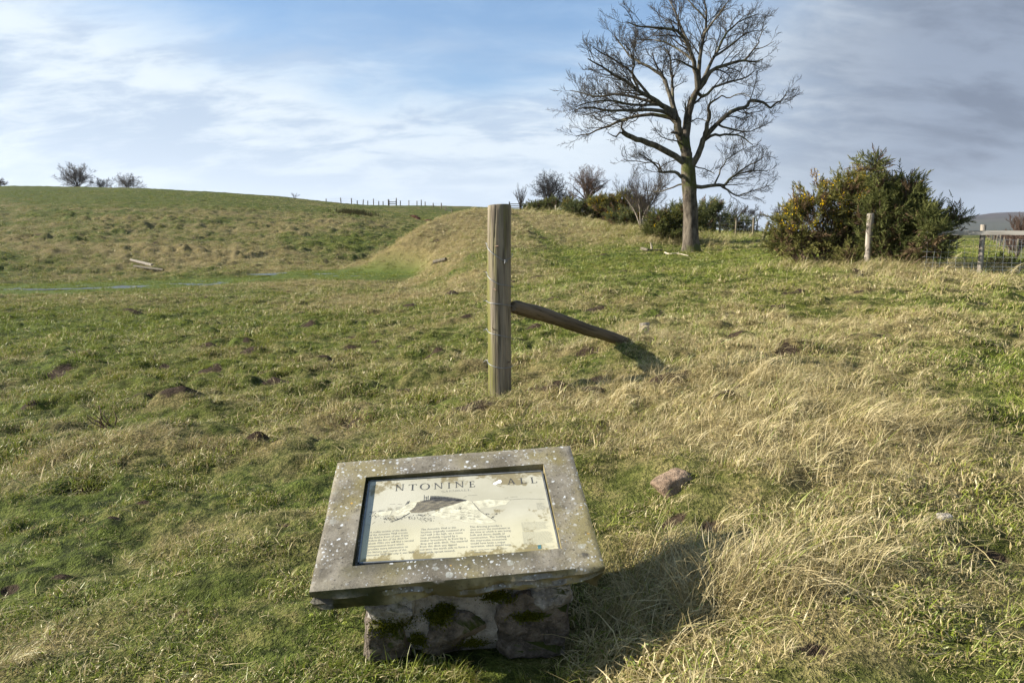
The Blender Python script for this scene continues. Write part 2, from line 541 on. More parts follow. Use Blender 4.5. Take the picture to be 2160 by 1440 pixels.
# bare-earth patches: (x, y, radius, lift)
mud_px = [(815, 640, .16, .06), (830, 742, .13, .05), (250, 750, .22, .09), (345, 780, .16, -.06), (65, 875, .13, .07), (320, 846, .12, -.05),
          (480, 1180, .10, -.05), (470, 1185, .07, .03), (130, 1228, .09, .04), (700, 768, .12, .05), (742, 712, .13, .05), (610, 830, .10, .05), (1570, 772, .11, .06), (1600, 765, .10, .05),
          (1650, 758, .09, .04), (415, 995, .05, -.05), (450, 980, .06, -.05), (490, 967, .05, -.05), (520, 957, .05, -.05), (548, 940, .04, -.04),
          (30, 735, .2, .08), (160, 760, .14, -.05), (440, 742, .2, .06), (560, 700, .2, .07), (650, 690, .25, .08), (690, 650, .3, .08), (120, 660, .25, -.06),
          (280, 850, .12, -.04), (200, 870, .10, .04), (1500, 1110, .12, -.05), (1420, 1115, .12, -.04), (1620, 1130, .10, -.04), (1800, 995, .12, -.09), (1810, 960, .10, -.07),
          (1900, 760, .10, .03), (2080, 1150, .14, -.04), (900, 760, .1, .04), (1130, 590, .3, .05), (1250, 632, .18, .05), (1170, 640, .2, .05), (1220, 650, .2, -.05),
          (240, 1110, .08, .03), (600, 1140, .07, -.03), (560, 1260, .06, -.03), (300, 1080, .08, .03), (60, 1120, .1, -.04), (20, 1250, .1, -.04), (380, 1320, .08, -.03), (1720, 1360, .1, -.05)]
MUD = []
for (px, py, rr, hh_) in mud_px:
    p = gnd0(px, py)
    MUD.append((p[0], p[1], rr * (0.45 if py > 940 else 0.62), hh_ * 0.8))
for k in range(150):
    a = rng.uniform(-0.62, 0.62); r_ = math.exp(rng.uniform(math.log(5), math.log(75)))
    MUD.append((r_ * math.sin(a), r_ * math.cos(a), rng.uniform(.06, .15) * (1 + r_ / 50), rng.choice([-.06, .08, .06, -.04]) * (1 + r_ / 60)))
MUD = np.array(MUD)

# dryness of the sward, with hillside shade beside the mound painted in: (image point) -> world blob, radius across, radius deep, amount
dry_px = [(1700, 830, 1.3, 1.0, .42), (1780, 940, 1.1, .8, .36), (1600, 780, 1.4, .9, .26), (1900, 1120, .7, .45, .22), (1650, 1010, .7, .4, .24), (1250, 760, 1.6, 1.0, .16), (1500, 700, 2.0, 1.4, .22), (1850, 700, 3.0, 1.6, .25), (1250, 850, 1.2, .7, .25),
          (1700, 1200, .6, .3, .30), (1850, 1330, .5, .25, .20), (1480, 1230, .35, .3, .16), (1300, 1400, .5, .2, .15), (700, 780, 1.2, 1.0, .12), (560, 900, 1.0, .7, .16), (900, 870, 1.0, .6, .12), (400, 960, 1.1, .5, .12), (1400, 650, 3, 2, .15),
          (200, 1020, .9, .4, .14), (60, 1390, .4, .2, .35), (900, 620, 4, 2.2, .26), (1150, 640, 3.5, 2.2, .22), (1000, 610, 4, 2.5, .2), (700, 640, 4, 1.5, .12),
          (200, 520, 16, 9, .20), (450, 540, 12, 8, .28), (650, 470, 14, 14, .20), (250, 460, 18, 12, .10), (950, 500, 8, 9, .24), (880, 530, 5, 6, .18), (1180, 480, 5, 8, .22), (1150, 455, 8, 10, .28), (980, 460, 8, 10, .28),
          (2050, 590, 3, 2, .25), (1900, 600, 3, 2, .16), (2100, 680, 2, 1.5, .14),
          (100, 405, 40, 14, -.32), (800, 500, 5, 9, -.28), (740, 520, 5, 6, -.15), (60, 700, 4, 4, -.18), (200, 680, 5, 5, -.12), (250, 1200, 1.0, .7, -.16), (60, 1050, .9, .8, -.14), (2100, 860, .8, .7, -.30), (2050, 1300, .5, .6, -.12), (1350, 575, 5, 4, -.22), (1480, 545, 5, 4, -.28),  # blobs on the slope beside the mound put its shade into the grass colour
          (1250, 470, 5, 8, -.12), (1170, 530, 3, 9, -.22), (1900, 545, 4, 3, -.15), (2000, 535, 8, 14, -.35), (1580, 490, 20, 50, -.45), (1000, 1420, .3, .12, -.4)]
DRY = []
for (px, py, rx, ry, v) in dry_px:
    p = gnd0(px, py)
    DRY.append((p[0], p[1], rx, ry, v))
DRY = np.array(DRY)

ditch = np.array([gnd0(*q)[:2] for q in [(-300, 622), (60, 612), (300, 603), (520, 590), (700, 577), (765, 574)]])
scar = np.array([pt(795, 452, 106)[:2], pt(850, 454, 102)[:2], pt(890, 459, 98)[:2], pt(915, 464, 94)[:2]])
track = np.array([gnd0(*q)[:2] for q in [(1085, 452), (1120, 478), (1150, 505), (1190, 540), (1230, 575), (1250, 590)]])


_dz = np.array([gnd0(*q)[2] for q in [(60, 612), (300, 603), (520, 590), (620, 583), (760, 575)]])
POOL = (float(_dz[:3].mean()), float(_dz[3:].mean()))
PSPLIT = float(gnd0(560, 587)[0])


def seg_dist(x, y, L):
    best = np.full(np.shape(x), 1e9)
    for a, b in zip(L[:-1], L[1:]):
        d = b - a
        tt = np.clip(((x - a[0]) * d[0] + (y - a[1]) * d[1]) / (d @ d), 0, 1)
        best = np.minimum(best, np.hypot(x - a[0] - tt * d[0], y - a[1] - tt * d[1]))
    return best


def masks(x, y):
    x = np.asarray(x, float); y = np.asarray(y, float)
    r = np.hypot(x, y)
    dry = 0.375 + 0.64 * fbm(x / 5.0, y / 5.0, 11, 4) + 0.75 * fbm(x / 0.9, y / 0.9, 23, 3)
    for bx, by, rx, ry, v in DRY:
        dry = dry + v * np.exp(-(((x - bx) / rx) ** 2 + ((y - by) / ry) ** 2))
    mud = np.zeros(x.shape)
    lift = np.zeros(x.shape)
    wx = 0.5 * fbm(x / .16, y / .16, 141, 3); wy = 0.5 * fbm(x / .16 + 31, y / .16, 143, 3)
    for bx, by, rr, hh_ in MUD:
        dd = (x - bx + wx * rr * 1.6) ** 2 / 2.2 + (y - by + wy * rr * 1.6) ** 2
        sel = dd < (3 * rr) ** 2
        if sel.any():
            g = np.exp(-dd[sel] / (rr * rr))
            mud[sel] = np.maximum(mud[sel], g)
            lift[sel] += hh_ * g
    dd = seg_dist(x, y, ditch) + 2.0 * fbm(x / 3.5, y / 3.5, 51, 3)
    wet = np.clip(1 - (dd - 2.5) / 1.6, 0, 1)
    dt = seg_dist(x, y, track)
    trk = np.exp(-(dt / 0.45) ** 2)
    ds = seg_dist(x, y, scar) + 1.6 * fbm(x / 2.0, y / 2.0, 71, 3)
    red = np.clip(1.5 - ds / 0.7, 0, 1)
    dry = dry - 0.4 * trk
    mud = np.maximum(mud, 0.42 * trk)
    return np.clip(dry, 0, 1), mud, wet, red, lift, trk


def ground(x, y, full=False):
    x = np.asarray(x, float); y = np.asarray(y, float)
    r = np.hypot(x, y)
    z = ground_base(x, y)
    dry, mud, wet, red, lift, trk = masks(x, y)
    k = 1 - 0.85 * wet
    farfade = 1 / (1 + (r / 160) ** 2)
    z = z + k * farfade * ((0.105 * fbm(x / 1.1, y / 0.9, 3, 4) * 2 + 0.15 * np.abs(fbm(x / 0.46, y / 0.38, 4, 3)) * np.clip(r / 4, 0.6, 2.2)) * np.clip(r / 3.5, 0.35, 1) + 0.16 * fbm(x / 4.2, y / 3.6, 5, 3))
    # little sheep terraces on the slope at the left
    left = np.clip((-x - 0.4) / 1.5, 0, 1) * np.clip((26 - y) / 8, 0, 1)
    ph = (0.42 * x + y) * 2.1 + 3.0 * fbm(x / 2.5, y / 2.5, 9, 3)
    z = z + left * 0.028 * np.sin(ph * 2.3) * np.clip(y / 6, 0.3, 1.4)
    # tussocky hillside
    hill = np.clip((y - 36) / 6, 0, 1) * np.clip((-x - 6) / 5, 0, 1)
    z = z + hill * k * np.clip((112 - r) / 20, 0.15, 1) * ((0.30 + 0.9 * np.clip(fbm(x / 7, y / 5, 37, 2), 0, 1)) * np.abs(fbm(x / 1.1 + 0.5 * fbm(x / 3, y / 3, 39, 2), y / 1.2, 31, 3)) * 2 + 0.34 * fbm(x / 4.0, y / 1.8, 33, 4))
    z = z + lift * k - 0.10 * trk * 0.8
    # the ditch floor lies level, pool by pool
    lev = POOL[0] + (POOL[1] - POOL[0]) * np.clip((x - PSPLIT + 1.0) / 2.0, 0, 1)
    z = z * (1 - wet) + wet * (lev + 0.15 * fbm(x / 1.3, y / 0.8, 57, 4) + 0.02)
    # eroded bank of red earth
    z = z - red * 0.5
    # the tussock heap right of the board
    if full:
        return z, dry, mud, wet, red
    return z


# one sheet in polar rings round the viewpoint, reaching the horizon
ang = np.concatenate([np.linspace(-math.pi, -AMAX, 46)[:-1], np.linspace(-AMAX, AMAX, 550), np.linspace(AMAX, math.pi, 46)[1:-1]])
rad = np.concatenate([[0.25, 0.7, 1.1], np.exp(np.linspace(math.log(1.4), math.log(130), 560)), np.exp(np.linspace(math.log(133), math.log(6000), 56))])
A2, R2 = np.meshgrid(ang, rad)
GX, GY = R2 * np.sin(A2), R2 * np.cos(A2)
gz, gd, gm, gw, gr = ground(GX.ravel(), GY.ravel(), True)
nr, na = R2.shape
V = np.stack([GX.ravel(), GY.ravel(), gz], 1)
idx = np.arange(nr * na).reshape(nr, na)
nx = np.roll(idx, -1, 1)
F = np.stack([idx[:-1], idx[1:], nx[1:], nx[:-1]], -1).reshape(-1, 4)
V = np.vstack([V, [[0, 0, 0.03]]])
cen = np.stack([idx[0], nx[0], np.full(na, nr * na)], -1)
ext = lambda q: np.append(q, 0.0)
gme = mesh_np('ground', V, [F, cen], {'dry': ext(gd), 'mud': ext(gm), 'wet': ext(gw), 'red': ext(gr)}, smooth=True)
g_o = link('ground', gme, M['pasture'])
g_o['kind'] = 'structure'


def gz1(x, y):
    return float(ground(np.array([x]), np.array([y]))[0])


def gnd(px, py, y0=1.3, y1=330):
    Y = np.exp(np.linspace(math.log(y0), math.log(y1), 900))
    d = ray(px, py)
    P = CP[None] + d[None] * (Y / d[1])[:, None]
    z = ground(P[:, 0], P[:, 1])
    k = int(np.argmax(P[:, 2] <= z))
    if P[k, 2] > z[k]:
        k = len(Y) - 1
    q = P[k].copy(); q[2] = z[k]
    return q


def on(px, Y):
    """ground point on the vertical plane of image column px at forward distance Y"""
    x = (px - 1080) / 1440 * (Y * math.cos(TH) + 0.8 * math.sin(TH))
    return np.array([x, Y, gz1(x, Y)])


# ------------------------------------------------------------------ standing water in the ditch
m, t = new_mat('flood_water')
co = objc(t)
nb = t.noise(co, 14, 3)
out(t, principled(t, (0.03, 0.034, 0.024), 0.30, bump(t, nb, 0.4, 0.03), 0.4))
M['water'] = m
for k, (pl, wd, off) in enumerate([([(-60, 614), (120, 611), (300, 604), (400, 599), (500, 594)], 2.2, .017), ([(520, 590), (620, 584), (720, 579), (800, 578)], 1.8, .017)]):
    P = np.array([gnd0(*q) for q in pl])
    ts = np.linspace(0, len(P) - 1, 40)
    C_ = np.stack([np.interp(ts, np.arange(len(P)), P[:, i]) for i in range(3)], 1)
    wz = POOL[k] + off
    Tn = np.gradient(C_[:, :2], axis=0); Tn /= np.linalg.norm(Tn, axis=1, keepdims=True)
    N_ = np.stack([-Tn[:, 1], Tn[:, 0]], 1)
    wv = wd * (0.75 + 0.9 * fbm(ts * 0.7, ts * 0 + k * 5, 61, 3)) * np.clip(np.minimum(ts, ts[-1] - ts) * 1.1 + .02, 0, 1)
    rows = [C_[:, :2] + N_ * (wv * s_)[:, None] for s_ in (-1, -.5, 0, .5, 1)]
    Vw = np.concatenate([np.c_[q, np.full(40, wz)] for q in rows])
    ii = np.arange(200).reshape(5, 40)
    Fw = np.stack([ii[:-1, :-1], ii[:-1, 1:], ii[1:, 1:], ii[1:, :-1]], -1).reshape(-1, 4)
    o = link('water', mesh_np('water', Vw, [Fw]), M['water'])
    o['kind'] = 'structure'

# ------------------------------------------------------------------ distant hills
m, t = new_mat('moorland')
co = objc(t)
n1 = t.noise(t.mapping(co, (0.004, 0.004, 0.02)), 1.0, 5, 0.6)
c = t.mix(t.ramp(n1, 0.38, 0.62), (0.030, 0.026, 0.030), (0.066, 0.054, 0.052))
c = t.mix(t.ramp(t.n('ShaderNodeSeparateXYZ', {0: co}).outputs[2], 70, 20, 0, 0.6), c, (0.05, 0.06, 0.035))
out(t, principled(t, c, 1.0, None, 0.05))
M['moor'] = m
nu, nv = 160, 40
uu, vv = np.meshgrid(np.linspace(0, 1, nu), np.linspace(-1, 1, nv))
prof = np.interp(uu[0], [0, .1, .17, .20, .26, .36, .6, .8, 1], [0, 6, 30, 52, 80, 104, 170, 240, 270])
hx = 1150 + uu * 3300
hz = (prof[None] * 0.92 + 30 * fbm(uu * 9, vv * 3, 81, 4) * np.clip(prof[None] / 60, 0, 1)) * np.clip(1 - vv ** 2, 0, 1) ** 0.8 - 4
hy = 2650 + vv * 900
ii = np.arange(nu * nv).reshape(nv, nu)
Fh = np.stack([ii[:-1, :-1], ii[:-1, 1:], ii[1:, 1:], ii[1:, :-1]], -1).reshape(-1, 4)
o = link('hills', mesh_np('hills', np.stack([hx.ravel(), hy.ravel(), hz.ravel()], 1), [Fh], smooth=True), M['moor'])
o['kind'] = 'structure'

# ------------------------------------------------------------------ grass (uncountable: one object of short sward, one of long dry tussock grass)
def clump(name, n, length, spread, lean, width, seed, comb=None, seg=3, droop=1.0, var=0.4, flat=False):
    """a tuft of n blades; every blade a bent tapering ribbon"""
    g = np.random.default_rng(seed)
    VV, FF, BR, HH = [], [], [], []
    for i in range(n):
        r0 = spread * math.sqrt(g.random()); a0 = g.random() * 6.283
        b = np.array([r0 * math.cos(a0), r0 * math.sin(a0), -0.012])
        L = length * (1 - var + 2 * var * g.random())
        az_ = g.random() * 6.283 if comb is None else comb + g.normal() * 0.55
        el = R(90) - abs(g.normal()) * lean
        el = max(el, R(8))
        if flat:
            el = R(3 + 14 * g.random())
        p = b.copy(); pts = [p.copy()]
        hd = np.array([math.cos(az_), math.sin(az_), 0])
        curl = g.normal() * 0.5
        for k in range(seg):
            d = hd * math.cos(el) + np.array([0, 0, math.sin(el)])
            p = p + d * (L / seg)
            p[2] = max(p[2], 0.006 + 0.004 * g.random())
            pts.append(p.copy())
            el -= droop * (0.35 + 0.5 * g.random())
            el = max(el, -1.1)
            az_ += curl * 0.5
            hd = np.array([math.cos(az_), math.sin(az_), 0])
        side = np.array([-hd[1], hd[0], 0]) * math.cos(g.normal() * 0.6) + np.array([0, 0, 1]) * 0.35 * g.normal()
        side /= np.linalg.norm(side)
        w_ = width * (0.6 + 0.8 * g.random())
        o = len(VV)
        u = g.random()
        for k, q in enumerate(pts):
            ww = w_ * (1 - (k / seg) ** 1.5) * 0.5
            if k == seg:
                VV.append(q); BR.append(u); HH.append(1)
            else:
                VV += [q - side * ww, q + side * ww]; BR += [u, u]; HH += [k / seg] * 2
        for k in range(seg - 1):
            FF.append((o + 2 * k, o + 2 * k + 1, o + 2 * k + 3)); FF.append((o + 2 * k, o + 2 * k + 3, o + 2 * k + 2))
        FF.append((o + 2 * seg - 2, o + 2 * seg - 1, o + 2 * seg))
    me = mesh_np(name, np.array(VV), [np.array(FF)], {'br': np.array(BR), 'hh': np.array(HH)})
    me.materials.append(M['blade'])
    return me


def weed(name, n, size, seed):
    """a few small round leaves close to the ground"""
    g = np.random.default_rng(seed)
    VV, FF, BR = [], [], []
    for i in range(n):
        a = g.random() * 6.283; r0 = size * (0.3 + g.random())
        c_ = np.array([r0 * math.cos(a), r0 * math.sin(a), 0.025 + 0.03 * g.random()])
        s = size * (0.25 + 0.25 * g.random())
        tx = np.array([math.cos(a), math.sin(a), g.normal() * 0.3]); ty = np.array([-math.sin(a), math.cos(a), g.normal() * 0.3])
        o = len(VV)
        for k in range(6):
            q = k / 6 * 6.283
            VV.append(c_ + s * (tx * math.cos(q) + 0.8 * ty * math.sin(q)))
            BR.append(0.97)
        FF += [(o, o + 1, o + 2), (o, o + 2, o + 3), (o, o + 3, o + 4), (o, o + 4, o + 5)]
    me = mesh_np(name, np.array(VV), [np.array(FF)], {'br': np.array(BR), 'hh': np.ones(len(VV))})
    me.materials.append(M['blade'])
    return me


def clump_collection(name, meshes):
    c = bpy.data.collections.new(name)
    for i, me in enumerate(meshes):
        o = bpy.data.objects.new('%s_%02d' % (name, i), me)
        c.objects.link(o)
    return c


def scatter(name, coll, P, kind, rot, scl, dryv, tint, label):
    me = mesh_np(name, P, [], {'scl': scl, 'dryv': dryv, 'tint': tint, 'rot': rot})
    at = me.attributes.new('kind_index', 'INT', 'POINT')
    at.data.foreach_set('value', kind.astype(np.int32))
    ob = link(name, me)
    ng = bpy.data.node_groups.new(name, 'GeometryNodeTree')
    ng.interface.new_socket('Geometry', in_out='INPUT', socket_type='NodeSocketGeometry')
    ng.interface.new_socket('Geometry', in_out='OUTPUT', socket_type='NodeSocketGeometry')
    N = ng.nodes
    gi = N.new('NodeGroupInput'); go = N.new('NodeGroupOutput')
    ci = N.new('GeometryNodeCollectionInfo'); ci.inputs['Collection'].default_value = coll
    ci.inputs['Separate Children'].default_value = True; ci.inputs['Reset Children'].default_value = True
    ip = N.new('GeometryNodeInstanceOnPoints'); ip.inputs['Pick Instance'].default_value = True

    def na(nm, ty):
        q = N.new('GeometryNodeInputNamedAttribute'); q.data_type = ty; q.inputs['Name'].default_value = nm
        return q.outputs['Attribute']
    L = ng.links
    L.new(gi.outputs[0], ip.inputs['Points'])
    L.new(ci.outputs[0], ip.inputs['Instance'])
    L.new(na('kind_index', 'INT'), ip.inputs['Instance Index'])
    L.new(na('rot', 'FLOAT_VECTOR'), ip.inputs['Rotation'])
    L.new(na('scl', 'FLOAT'), ip.inputs['Scale'])
    L.new(ip.outputs[0], go.inputs[0])
    md = ob.modifiers.new('scatter', 'NODES'); md.node_group = ng
    ob['kind'] = 'stuff'
    ob['label'] = label
    ob['category'] = 'grass'
    return ob


BOARD_BOX = (-0.60, 0.27, 2.36, 2.92)      # no grass grows inside the pier


def sample(n, r0, r1, half=R(50), power=1.0):
    a = rng.uniform(-half, half, n)
    u = rng.random(n)
    if power == 2:
        r = np.exp(math.log(r0) + u * math.log(r1 / r0))
    else:
        e = 2 - power
        r = (r0 ** e + u * (r1 ** e - r0 ** e)) ** (1 / e)
    return r * np.sin(a), r * np.cos(a), r


short = [clump('t', 24, .040, .060, .65, .0040, 1), clump('t', 26, .032, .065, .80, .0040, 2), clump('t', 20, .058, .060, .95, .0038, 3),
         clump('t', 16, .085, .060, 1.15, .0040, 4, comb=0.0, droop=.7), clump('t', 28, .026, .075, .6, .0046, 5), weed('t', 8, .016, 6), clump('t', 13, .105, .075, 1.3, .0036, 7, droop=.6), clump('t', 12, .13, .12, 1.5, .0040, 8, droop=.15, flat=True)]
long_ = [clump('t', 56, .25, .080, .78, .0044, 11, comb=0.0, seg=5, droop=.66), clump('t', 50, .20, .090, .95, .0044, 12, comb=0.3, seg=5, droop=.6),
         clump('t', 40, .24, .12, 1.25, .0040, 13, comb=-0.2, seg=4, droop=.4), clump('t', 26, .19, .14, 1.35, .0040, 14, seg=4, droop=.35), clump('t', 30, .13, .05, .6, .0042, 15, seg=4, droop=.7)]
c_short = clump_collection('short_tuft', short)
c_long = clump_collection('long_tuft', long_)

bands = [(13000, 1.0, 5.0, 1.0, 0.74), (40000, 5.0, 14.0, 1.2, 0.98), (57000, 14.0, 42.0, 1.4, 1.75), (75000, 42.0, 125.0, 1.6, 2.3)]
PX, PY, PS = [], [], []
for n, r0, r1, pw, sc_ in bands:
    x, y, r = sample(n, r0, r1, power=pw)
    PX.append(x); PY.append(y)
    PS.append(sc_ * (0.75 + 0.6 * rng.random(n)) * (r / r0) ** (0.22 if r0 > 4 else 0.05))
x, y, s = map(np.concatenate, (PX, PY, PS))
s = s * np.clip(0.85 + 2.6 * fbm(x / 0.34, y / 0.30, 131, 3), 0.35, 1.6)
z, dry_, mud_, wet_, red_ = ground(x, y, True)
keep = (rng.random(len(x)) > np.clip(mud_ * 1.5 - 0.25, 0, 0.90)) & (red_ < 0.4)
keep &= ~((x > BOARD_BOX[0]) & (x < BOARD_BOX[1]) & (y > BOARD_BOX[2]) & (y < BOARD_BOX[3]))
keep &= rng.random(len(x)) > 0.35 * wet_
keep &= ~((wet_ > 0.6) & (z < np.where(x < PSPLIT, POOL[0], POOL[1]) + 0.030) & (rng.random(len(x)) < 0.5))
x, y, z, s, dry_, wet_ = (q[keep] for q in (x, y, z, s, dry_, wet_))
n = len(x)
kind = rng.choice(8, n, p=[.20, .20, .16, .11, .15, .008, .082, .09])
kind = np.where((kind == 5) & (np.hypot(x, y) > 9), 0, kind)
kind = np.where(wet_ > 0.5, rng.choice([0, 1, 4], n), kind)
rot = np.stack([rng.normal(0, .16, n), rng.normal(0, .16, n), rng.random(n) * 6.283], 1)
cmb = kind == 3
rot[cmb, 2] = rng.normal(-0.5, 0.7, cmb.sum())
r = np.hypot(x, y)
dv = np.clip(dry_ + rng.normal(0, .13, n), 0.02, .98)
dv = np.where(kind == 7, np.clip(dv * 1.3 + .3, 0, .97), dv)
dv = np.where(wet_ > 0.5, 0.03, dv)
tint = np.clip(0.4 + 1.1 * fbm(x / 2.2, y / 2.2, 91, 3) + rng.normal(0, .15, n), 0, 1)
tint = np.where(wet_ > 0.5, 0.45, tint)
scatter('grass', c_short, np.stack([x, y, z - 0.004], 1), kind, rot, s, dv, tint, 'short grazed winter grass, green mixed with straw, covering the whole field')

bands = [(2600, 1.2, 5.0, 1.0, 0.80), (6500, 5.0, 14.0, 1.2, 0.85), (8000, 14.0, 42.0, 1.4, 1.3), (17500, 36.0, 112.0, 1.5, 1.7)]
PX, PY, PS = [], [], []
for n, r0, r1, pw, sc_ in bands:
    x, y, r = sample(n, r0, r1, power=pw)
    PX.append(x); PY.append(y); PS.append(sc_ * (0.6 + 0.55 * rng.random(n)))
# taller dead grass along the foot of the gorse
for px, Y, wd_, n in [(1300, 47, 1.6, 160), (1345, 42, 1.4, 260), (1375, 38, 1.2, 200), (1410, 33.5, 1.2, 140), (1235, 56, 2.0, 120), (1180, 64, 2.5, 100), (1500, 40, 2.0, 160), (1560, 39, 2.0, 160), (1830, 17, .4, 60), (2068, 17.4, .5, 60), (1900, 17, 1.0, 120), (2000, 17, 1.5, 160), (1700, 18, 1.2, 80)]:
    q = on(px, Y)
    PX.append(q[0] + rng.normal(0, wd_, n)); PY.append(q[1] + rng.normal(0, wd_ * .5, n) - .3)
    PS.append((1.0 + 0.6 * rng.random(n)) * (1 + Y / 40))
for px, py, sx_, sy_, n in [(1400, 1190, .16, .12, 60), (1520, 1240, .18, .12, 60), (1330, 1300, .12, .08, 30), (1650, 1200, .2, .12, 50), (1750, 880, .35, .2, 90), (1880, 920, .2, .12, 40), (1640, 820, .35, .2, 70)]:
    q = gnd0(px, py)
    PX.append(q[0] + rng.normal(0, sx_, n)); PY.append(q[1] + rng.normal(0, sy_, n)); PS.append(0.75 + 0.45 * rng.random(n))
GF0 = len(np.concatenate(PX))
for px, n in [(775, 8), (830, 7), (900, 7), (960, 12), (1010, 12), (1060, 9), (1120, 8), (1180, 9), (1225, 7)]:
    q = gnd0(px, 1402)
    PX.append(q[0] + rng.normal(0, .045, n)); PY.append(q[1] - .05 + rng.normal(0, .022, n)); PS.append(0.34 + 0.3 * rng.random(n))
GF1 = len(np.concatenate(PX))
# tufts at the foot of the strainer post and the pier
for px, py, sd, n in [(1040, 858, .08, 14), (1075, 856, .07, 9), (800, 1400, .08, 10), (1230, 1390, .10, 14), (1420, 1060, .10, 14)]:
    q = gnd0(px, py)
    PX.append(q[0] + rng.normal(0, sd, n)); PY.append(q[1] + rng.normal(0, sd * .6, n) - .05); PS.append(0.4 + 0.3 * rng.random(n))
x, y, s = map(np.concatenate, (PX, PY, PS))
z, dry_, mud_, wet_, red_ = ground(x, y, True)
r = np.hypot(x, y)
hill = (y > 36) & (x < -6)
pk = np.clip((dry_ - 0.50) * 2.6, 0, 1)
forced = np.arange(len(x)) >= sum(b[0] for b in bands)
green_ = (np.arange(len(x)) >= GF0) & (np.arange(len(x)) < GF1)
pk = np.where(hill, np.clip((dry_ - 0.25) * 1.6, 0, .9), pk)
keep = ((rng.random(len(x)) < pk) | forced) & (wet_ < .3) & (red_ < .4)
keep = keep & ~((x > BOARD_BOX[0] - .02) & (x < BOARD_BOX[1] + .02) & (y > BOARD_BOX[2] - .08) & (y < BOARD_BOX[3]))
keep &= ~((np.abs(x + 0.2) < .75) & (y < 2.25) & (y > 1.5) & (rng.random(len(x)) < .7)) | green_
x, y, z, s, dry_, r = (q[keep] for q in (x, y, z, s, dry_, r))
forced = forced[keep]; green_ = green_[keep]
n = len(x)
kind = rng.choice(5, n, p=[.12, .18, .32, .30, .08])
flow = -0.6 + 3.0 * fbm(x / 2.0, y / 2.0, 101, 2)
rot = np.stack([rng.normal(0, .14, n), rng.normal(0, .14, n), flow + rng.normal(0, 1.1, n)], 1)
near = r < 14
s = np.where(green_, s * 1.6, s)
s = np.where(near, s * (0.55 + 0.5 * np.clip((dry_ - .5) * 2, 0, 1)), s * .85)
dv = np.clip(np.where(r > 34, 0.35, 0.58) + 0.34 * dry_ + rng.normal(0, .12, n), 0, .99)
kind = np.where(green_, rng.choice([1, 4, 4], n), kind)
dv = np.where(green_, 0.22, dv)
tint = np.clip(0.35 + 1.0 * fbm(x / 1.5, y / 1.5, 93, 2) + rng.normal(0, .3, n), 0, 1)
scatter('dry_grass', c_long, np.stack([x, y, z - 0.006], 1), kind, rot, s, dv, tint, 'pale dead grass in long combed-over tussocks scattered over the field')

# ------------------------------------------------------------------ bare trees
def unit(v):
    return v / (np.linalg.norm(v) + 1e-9)


def grow(T, g, P, r0, r1, level, maxl, spec, up=0.25):
    """add a limb polyline to T and let side shoots grow from it"""
    P = np.asarray(P, float)
    K = len(P)
    T[level].add(P, np.linspace(r0, r1, K))
    if level >= maxl:
        return
    seg = np.linalg.norm(np.diff(P, axis=0), axis=1)
    L = seg.sum()
    cum = np.concatenate([[0], np.cumsum(seg)]) / L
    n = max(2, int(round(spec['n'][level] * (0.75 + 0.5 * g.random()) * (L / spec['len'][level]) ** 0.8)))
    n = min(n, 16)
    s0 = spec['start'][level]
    for k in range(n):
        s = s0 + (1 - s0) * (k + g.random()) / n
        j = min(max(np.searchsorted(cum, s) - 1, 0), K - 2)
        fr = (s - cum[j]) / (cum[j + 1] - cum[j] + 1e-9)
        b = P[j] + (P[j + 1] - P[j]) * fr
        d = unit(P[j + 1] - P[j])
        side = unit(np.cross(d, g.normal(size=3)))
        an = spec['ang'] * (0.6 + 0.7 * g.random())
        dd = unit(d * math.cos(an) + side * math.sin(an) + np.array([0, 0, up * (0.4 + 0.8 * g.random())]))
        ln = spec['ratio'][level] * L * (1.15 - 0.75 * s) * (0.65 + 0.6 * g.random())
        ln = min(max(ln, spec['min'][level]), spec['max'][level])
        kk = 5 if level == 0 else 4 if level == 1 else 3
        q = [b]; cur = dd.copy()
        for m_ in range(kk - 1):
            q.append(q[-1] + cur * ln / (kk - 1))
            cur = unit(cur + g.normal(size=3) * spec['wig'] + np.array([0, 0, up * 0.35]))
        rr = (r0 + (r1 - r0) * s) * spec['rr'] * (0.7 + 0.4 * g.random())
        rr = max(rr, spec['rmin'])
        grow(T, g, q, rr, max(rr * 0.35, spec['rmin'] * 0.7), level + 1, maxl, spec, up)


def smooth_line(P, n):
    P = np.asarray(P, float)
    K = len(P)
    tt = np.linspace(0, K - 1, n)
    o = []
    for u in tt:
        i = min(int(u), K - 2); f_ = u - i
        p0, p1, p2, p3 = P[max(i - 1, 0)], P[i], P[i + 1], P[min(i + 2, K - 1)]
        o.append(0.5 * ((2 * p1) + (p2 - p0) * f_ + (2 * p0 - 5 * p1 + 4 * p2 - p3) * f_ ** 2 + (3 * p1 - p0 - 3 * p2 + p3) * f_ ** 3))
    return np.array(o)


def twig_mesh(name, tubes, origin):
    VV, FF, off = [], [], 0
    for tb, sd in tubes:
        if not tb.d:
            continue
        V_, F_ = tb.arrays(sd)
        VV.append(V_); FF += [f_ + off for f_ in F_]; off += len(V_)
    return mesh_np(name, np.concatenate(VV) - origin, FF, smooth=True)


# --- the big sycamore, limb by limb
TY = 30.0
tb = on(1459, TY)
tree = thing('sycamore_tree', 'large bare sycamore with mossy trunk standing alone by the fence', 'tree', tuple(tb))
SC = TY / 1440 * 1.02


def tp(px, py, dyy=0.0):
    p = pt(px, py, TY + dyy)
    return p


